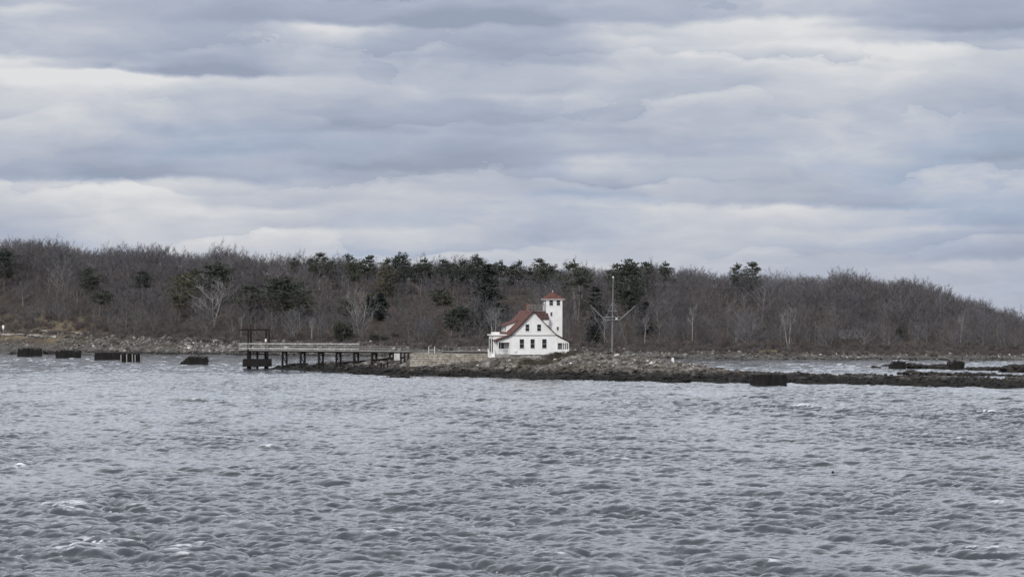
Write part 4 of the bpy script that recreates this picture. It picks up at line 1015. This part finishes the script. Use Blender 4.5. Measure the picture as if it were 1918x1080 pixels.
# ------------------------------------------------------------------ cribs standing in the water
def crib(px0, px1, pt, pb, label, depth=4.0, seed=1, fill=True, posts=False, group='old black cribs standing in the water', slope=0.0):
    r = random.Random(seed); Y = YW(pb); x0 = GX(px0, Y); x1 = GX(px1, Y); h = ZZ(pt, Y); w = x1 - x0
    root = empty('timber_crib', (x0, Y, 0), label, 'crib', group)
    n = max(3, int(h / .36)); ch = h / n; m = MB()
    z = -.6
    i = 0
    while z < h - .1:
        zz = z + ch / 2; t = max(0, min(1, z / h)); i0 = slope * w * t
        j = r.uniform(-.12, .12)
        top = z > h - 1.2 * ch; c0, c1 = (r.uniform(0, .35), r.uniform(.55, 1)) if top else (0, 1)
        for yy in (0, depth): m.beam((i0 + j + c0 * (w - i0), yy, zz), (i0 + (w - i0) * c1 + j * .5 + r.uniform(-.1, .1), yy, zz + r.uniform(-.03, .03)), .38, ch * .94)
        for xx in (i0 + .25, w - .25) + ((w * .5 + i0 / 2,) if w > 5 else ()): m.beam((xx, -.25 + r.uniform(-.06, .06), zz + ch * .1), (xx, depth + .25, zz + ch * .1), .34, ch * .8)
        z += ch; i += 1
    m.build('timbers', M_darkwood, root)
    rr = np.random.RandomState(seed); k = int(w * 9)
    q = np.stack([rr.uniform(.4 + slope * w, w - .4, k), rr.uniform(.4, depth - .4, k), np.full(k, h - .25) + rr.rand(k) ** 2 * .55], -1)
    o = rock_cloud('stone_fill', q, rr.uniform(.3, .75, k), rr.rand(k) * .3, M_rubble, seed, .7); o.parent = root
    for j in range(r.randint(3, 6)):
        f = r.uniform(.1 + slope * .8, .95); m = MB(); hb = h + r.uniform(.1, .75); m.beam((w * f, r.uniform(0, depth), h * .3), (w * f + r.uniform(-.15, .15), r.uniform(0, depth * .6), hb), r.uniform(.16, .3)); m.build('broken_post', M_darkwood, root)
    if posts:
        for f in np.linspace(.06, 1.06, 8):
            m = MB(); m.beam((w * f, -.5, -.6), (w * f, -.5, h + r.uniform(-.1, .35)), .3); m.build('post', M_greywood if r.random() < .6 else M_darkwood, root)
    return root
M_rubble = worn('dark_rubble', (.03, .028, .026), (.1, .095, .09), .8)
crib(33, 75, 654, 666.5, 'leftmost flat-topped black crib in the water by the left edge', 4, 1)
crib(104, 148, 657.5, 670, 'black crib with a pale top edge, second from the left', 4, 2)
crib(177, 224, 661, 673.5, 'black crib touching the post-sided crib', 4, 3)
crib(225, 262, 663, 677, 'crib with upright pale posts along its side', 3.5, 4, posts=True)
crib(337, 387, 670, 682, 'collapsed sloping crib left of the pier head', 4, 5, slope=.3)
crib(1409, 1474, 703, 721.5, 'large square black crib at the front of the rocky ledge', 5, 6)
crib(1668, 1697, 680, 690.5, 'squat black crib at the left end of the broken breakwater', 4, 7, group='remains of the breakwater', slope=.2)
crib(1778, 1807, 679, 691.5, 'square black crib in the middle of the broken breakwater', 4, 8, group='remains of the breakwater')

def reef(name, pts, label, cat, seed, height, width=2.2, kind=None, n=90, group=None, size=.8):
    """a ragged ridge of weed-covered stones along a line on the water"""
    r = np.random.RandomState(seed); q = []; s = []
    P_ = [(GX(px, YW(py)), YW(py)) for px, py in pts]
    tt = np.linspace(0, len(P_) - 1.001, n) + r.rand(n) * .2; tt = np.clip(tt, 0, len(P_) - 1.001)
    for t in tt:
        i = int(t); f = t - i; x = P_[i][0] * (1 - f) + P_[i + 1][0] * f; y = P_[i][1] * (1 - f) + P_[i + 1][1] * f
        e = height * (.35 + .65 * vnoise(np.array(t * 2.7), np.array(seed * 1.0), seed)) * min(1, 4 * min(t, len(P_) - 1 - t) + .4)
        for k in range(3): q.append((x + r.normal() * .5, y + r.normal() * width / 2, e * r.uniform(.0, .75))); s.append(size * r.uniform(.5, 1.2))
    o = rock_cloud(name, np.array(q), np.array(s), r.rand(len(q)) * .25, M_weed, seed, .6, RPB, IF); return tag(o, label, cat, group, kind)
M_weed = worn('weedy_rock', (.013, .012, .011), (.05, .045, .04), .7, bump=.1)
G = 'dark weedy reefs off the right shore'
reef('rock_reef', [(1696, 689), (1740, 690), (1778, 691)], 'low weedy reef joining the two breakwater cribs', 'reef', 3, 1.3, group=G)
reef('rock_reef', [(1806, 692), (1860, 694), (1925, 695)], 'ragged weedy reef running right from the middle breakwater crib', 'reef', 4, 1.1, group=G, n=70)
reef('rock_reef', [(1885, 696), (1905, 696.5), (1960, 697)], 'taller black rock hump at the right edge of the picture', 'reef', 9, 2.2, group=G, n=60, size=1.2)
reef('rock_reef', [(1692, 701), (1740, 703), (1790, 704), (1850, 704)], 'black reef lying between the breakwater and the front ledge', 'reef', 5, 1.2, group=G)
reef('rock_reef', [(1850, 704), (1890, 706), (1950, 706)], 'thin low reef strip ending at the right edge', 'reef', 6, .5, group=G, n=50, size=.6)
reef('tide_rock', [(975, 709.5), (1000, 710.5), (1034, 711)], 'flat wet rock awash below the house', 'rock', 7, .55, n=30, size=.6)
reef('tide_rock', [(731, 706), (745, 706.8), (759, 706.5)], 'flat wet rock awash below the sea wall', 'rock', 8, .5, n=22, size=.6)
reef('tide_rock', [(23, 663), (27, 663.1)], 'small black rock left of the second crib in the water', 'rock', 10, .8, n=10, size=.9, width=.5)
reef('tide_rock', [(86, 662.5), (98, 663)], 'pointed black rock between the two leftmost cribs', 'rock', 11, 1.1, n=14, size=.9, width=.6)
for i, (px, py, lb) in enumerate([(1640, 689, 'single dark stone in the still water left of the breakwater'), (1659, 686, 'dark stone nearest the left breakwater crib')]):
    reef('tide_rock', [(px - 3, py), (px + 3, py)], lb, 'rock', 12 + i, .4, n=6, size=.7, width=.4)

# ------------------------------------------------------------------ small things
def small():
    Y = 606.0; x = GX(1260, Y); z = float(island_h(x, Y)); k = Y / F
    root = empty('marker_post', (x, Y, z), 'small white stepped concrete marker on the rocky slope', 'marker'); zb = max(z, ZZ(684, Y))
    m = MB(); m.box(-.55, .55, -.5, .5, -.6, .5 + zb - z); m.build('plinth', M_trim, root); m = MB(); m.box(-.27, .27, -.25, .25, .503 + zb - z, 1.65 + zb - z); m.build('shaft', M_trim, root, bevel=.05)
    x, y, z = at_hill(6, -22); root = empty('sign_post', (x, y, z), 'white notice board on a post at the left edge of the shore', 'sign')
    m = MB(); m.beam((0, 0, -.3), (0, 0, 2.6), .22); m.build('post', M_trim, root); m = MB(); m.box(-.35, .35, -.14, -.1, 1.5, 2.7); m.build('board', M_trim, root)
    Y = YW(886); x = GX(1560, Y); m = MB(); m.tube([(0, 0, -.2), (0, 0, -.1), (0, 0, 0), (0, 0, .08), (.02, 0, .14)], [.05, .12, .14, .11, .04], 10)
    tag(m.build('mooring_float', M_darkwood, None, (x, Y, .1)), 'tiny dark float alone on the open water', 'float')
    # pale cottage glimpsed between trunks
    x, y, z = at_hill(1597, depth_for(1597, 634) + 3); z0 = z + .2; root = empty('cottage', (x, y, min(z, z0)), 'pale cottage glimpsed between bare trunks at right', 'house', None, R(8))
    m = MB(); m.box(-3.2, 3.2, 0, 5, -1, 3.0); wl = m.build('wall', M_cottage, root); m = MB(); m.prism([(-3.6, 3.01), (3.6, 3.01), (0, 4.6)], -.3, 5.3); m.build('roof', M_roofdark, root)
    for a in (-1.9, .9): window(wl, a, a + .9, 1.1, 2.4, 0)
    # sandy tracks on the left shore
    for (pts, n) in (([(-60, 627.5), (40, 628), (105, 629)], 'sand_path'), ([(-60, 614), (30, 615), (110, 617), (170, 620)], 'sand_path')):
        V = []; Fc = []
        dd = -26 if pts[0][1] > 620 else -8
        N_ = 40
        for i in range(N_ + 1):
            t = i / N_ * (len(pts) - 1.0001); a = int(t); f = t - a; px = pts[a][0] * (1 - f) + pts[a + 1][0] * f
            for s in (-1.5, -.5, .5, 1.5):
                x, y, z = at_hill(px, dd + s + math.sin(px * .012) * .6); V.append((x, y, z + .3))
        for i in range(N_):
            for j in range(3): a = i * 4 + j; Fc.append((a, a + 4, a + 5, a + 1))
        o = link(n, mesh_np(n, np.array(V), [np.array(Fc)], [M_sand])); o['kind'] = 'structure'
    # shrubs round the house
    def isl(px, Y): x = GX(px, Y); return x, Y, float(island_h(x, Y))
    for (pr, px, Y, s, lb) in [(EVB[0], 992, 614, 1.05, 'dark green bush against the house front'), (EVB[1], 1001, 612, .8, 'smaller dark green bush right of the first under the house front'),
                               (TWB[0], 1012, 613, .85, 'brown twiggy shrub under the middle front window'), (TWB[1], 1022, 612, .9, 'tawny twiggy shrub under the right front window'), (TWB[2], 1034, 613, .85, 'grey twiggy shrub left of the right porch'),
                               (EVB[1], 1046, 613, .7, 'dark bush below the right porch opening'), (TWB[3], 1058, 614, .9, 'brown shrub at the right porch corner'), (EVB[0], 1068, 616, .7, 'olive bush just beyond the right porch corner'),
                               (TWB[0], 1085, 618, .8, 'reddish shrub between porch and mast on the rocks'), (TWB[2], 1118, 622, .8, 'brown shrub left of the mast foot'), (EVB[1], 1143, 613, .5, 'small yellowish bush below the mast foot'), (TWB[1], 1180, 625, .8, 'brown shrub right of the mast foot')]:
        plant(pr, *isl(px, Y), s * .75, px * 1.0, lb, 'shrubs round the house')
    rr = np.random.RandomState(8); Vs, Fs, Ts = [], [], []; off = 0
    for i in range(150):
        px = rr.uniform(972, 1075) if i < 80 else rr.uniform(1075, 1300); Y = rr.uniform(609, 614.5) if i < 80 else rr.uniform(612, 640); x, y, z = isl(px, Y)
        (wv, wf), (cv, cf) = TWB[i % 4]['arr']; v = np.vstack([wv, cv]); f = np.vstack([wf, cf + len(wv)]); a = rr.rand() * 6.28; sc = rr.uniform(.28, .62); c, q = math.cos(a), math.sin(a)
        Vs.append(np.stack([(v[:, 0] * c - v[:, 1] * q) * sc * 1.4 + x, (v[:, 0] * q + v[:, 1] * c) * sc * 1.4 + y, v[:, 2] * sc + z - .05], -1)); Fs.append(f + off); off += len(v); Ts.append(np.full(len(v), rr.rand()))
    o = link('island_scrub', mesh_np('island_scrub', np.vstack(Vs), [np.vstack(Fs)], [M_scrub], attrs={'tint': np.concatenate(Ts)})); tag(o, 'low brown scrub growing among the rocks in front of the house', 'scrub', kind='stuff')
    x, y, z = at_hill(1350, -2); plant(TWB[3], x, y, z, 3.0, 1.0, 'large rounded grey thicket below the wood right of the mast')
    x, y, z = at_hill(1438, -12)
    r = np.random.RandomState(3); T = TB(); rg = random.Random(4)
    for i in range(420):
        bx = rg.uniform(-2.6, 2.6); by = rg.uniform(-1, 1); b = Vector((bx, by, -.1)); T.rib(b, b + Vector((rg.uniform(-.3, .3), rg.uniform(-.3, .3), rg.uniform(.7, 1.35))), .09, rg)
    v, f = T.arrays(); o = link('dry_grass', mesh_np('dry_grass', v, [f], [M_grass]), None, (x, y, z)); tag(o, 'tuft of straw-coloured grass behind the right beach', 'grass')
M_cottage = worn('weathered_grey_clapboard', (.2, .2, .205), (.3, .3, .31), 1.0)
M_scrub = wood_mat('dry_scrub', [(0, (.07, .062, .05)), (.4, (.12, .105, .08)), (.7, (.09, .07, .06)), (1, (.16, .145, .105))])
M_sand = worn('pale_sand', (.27, .25, .23), (.42, .39, .36), .5)
small()
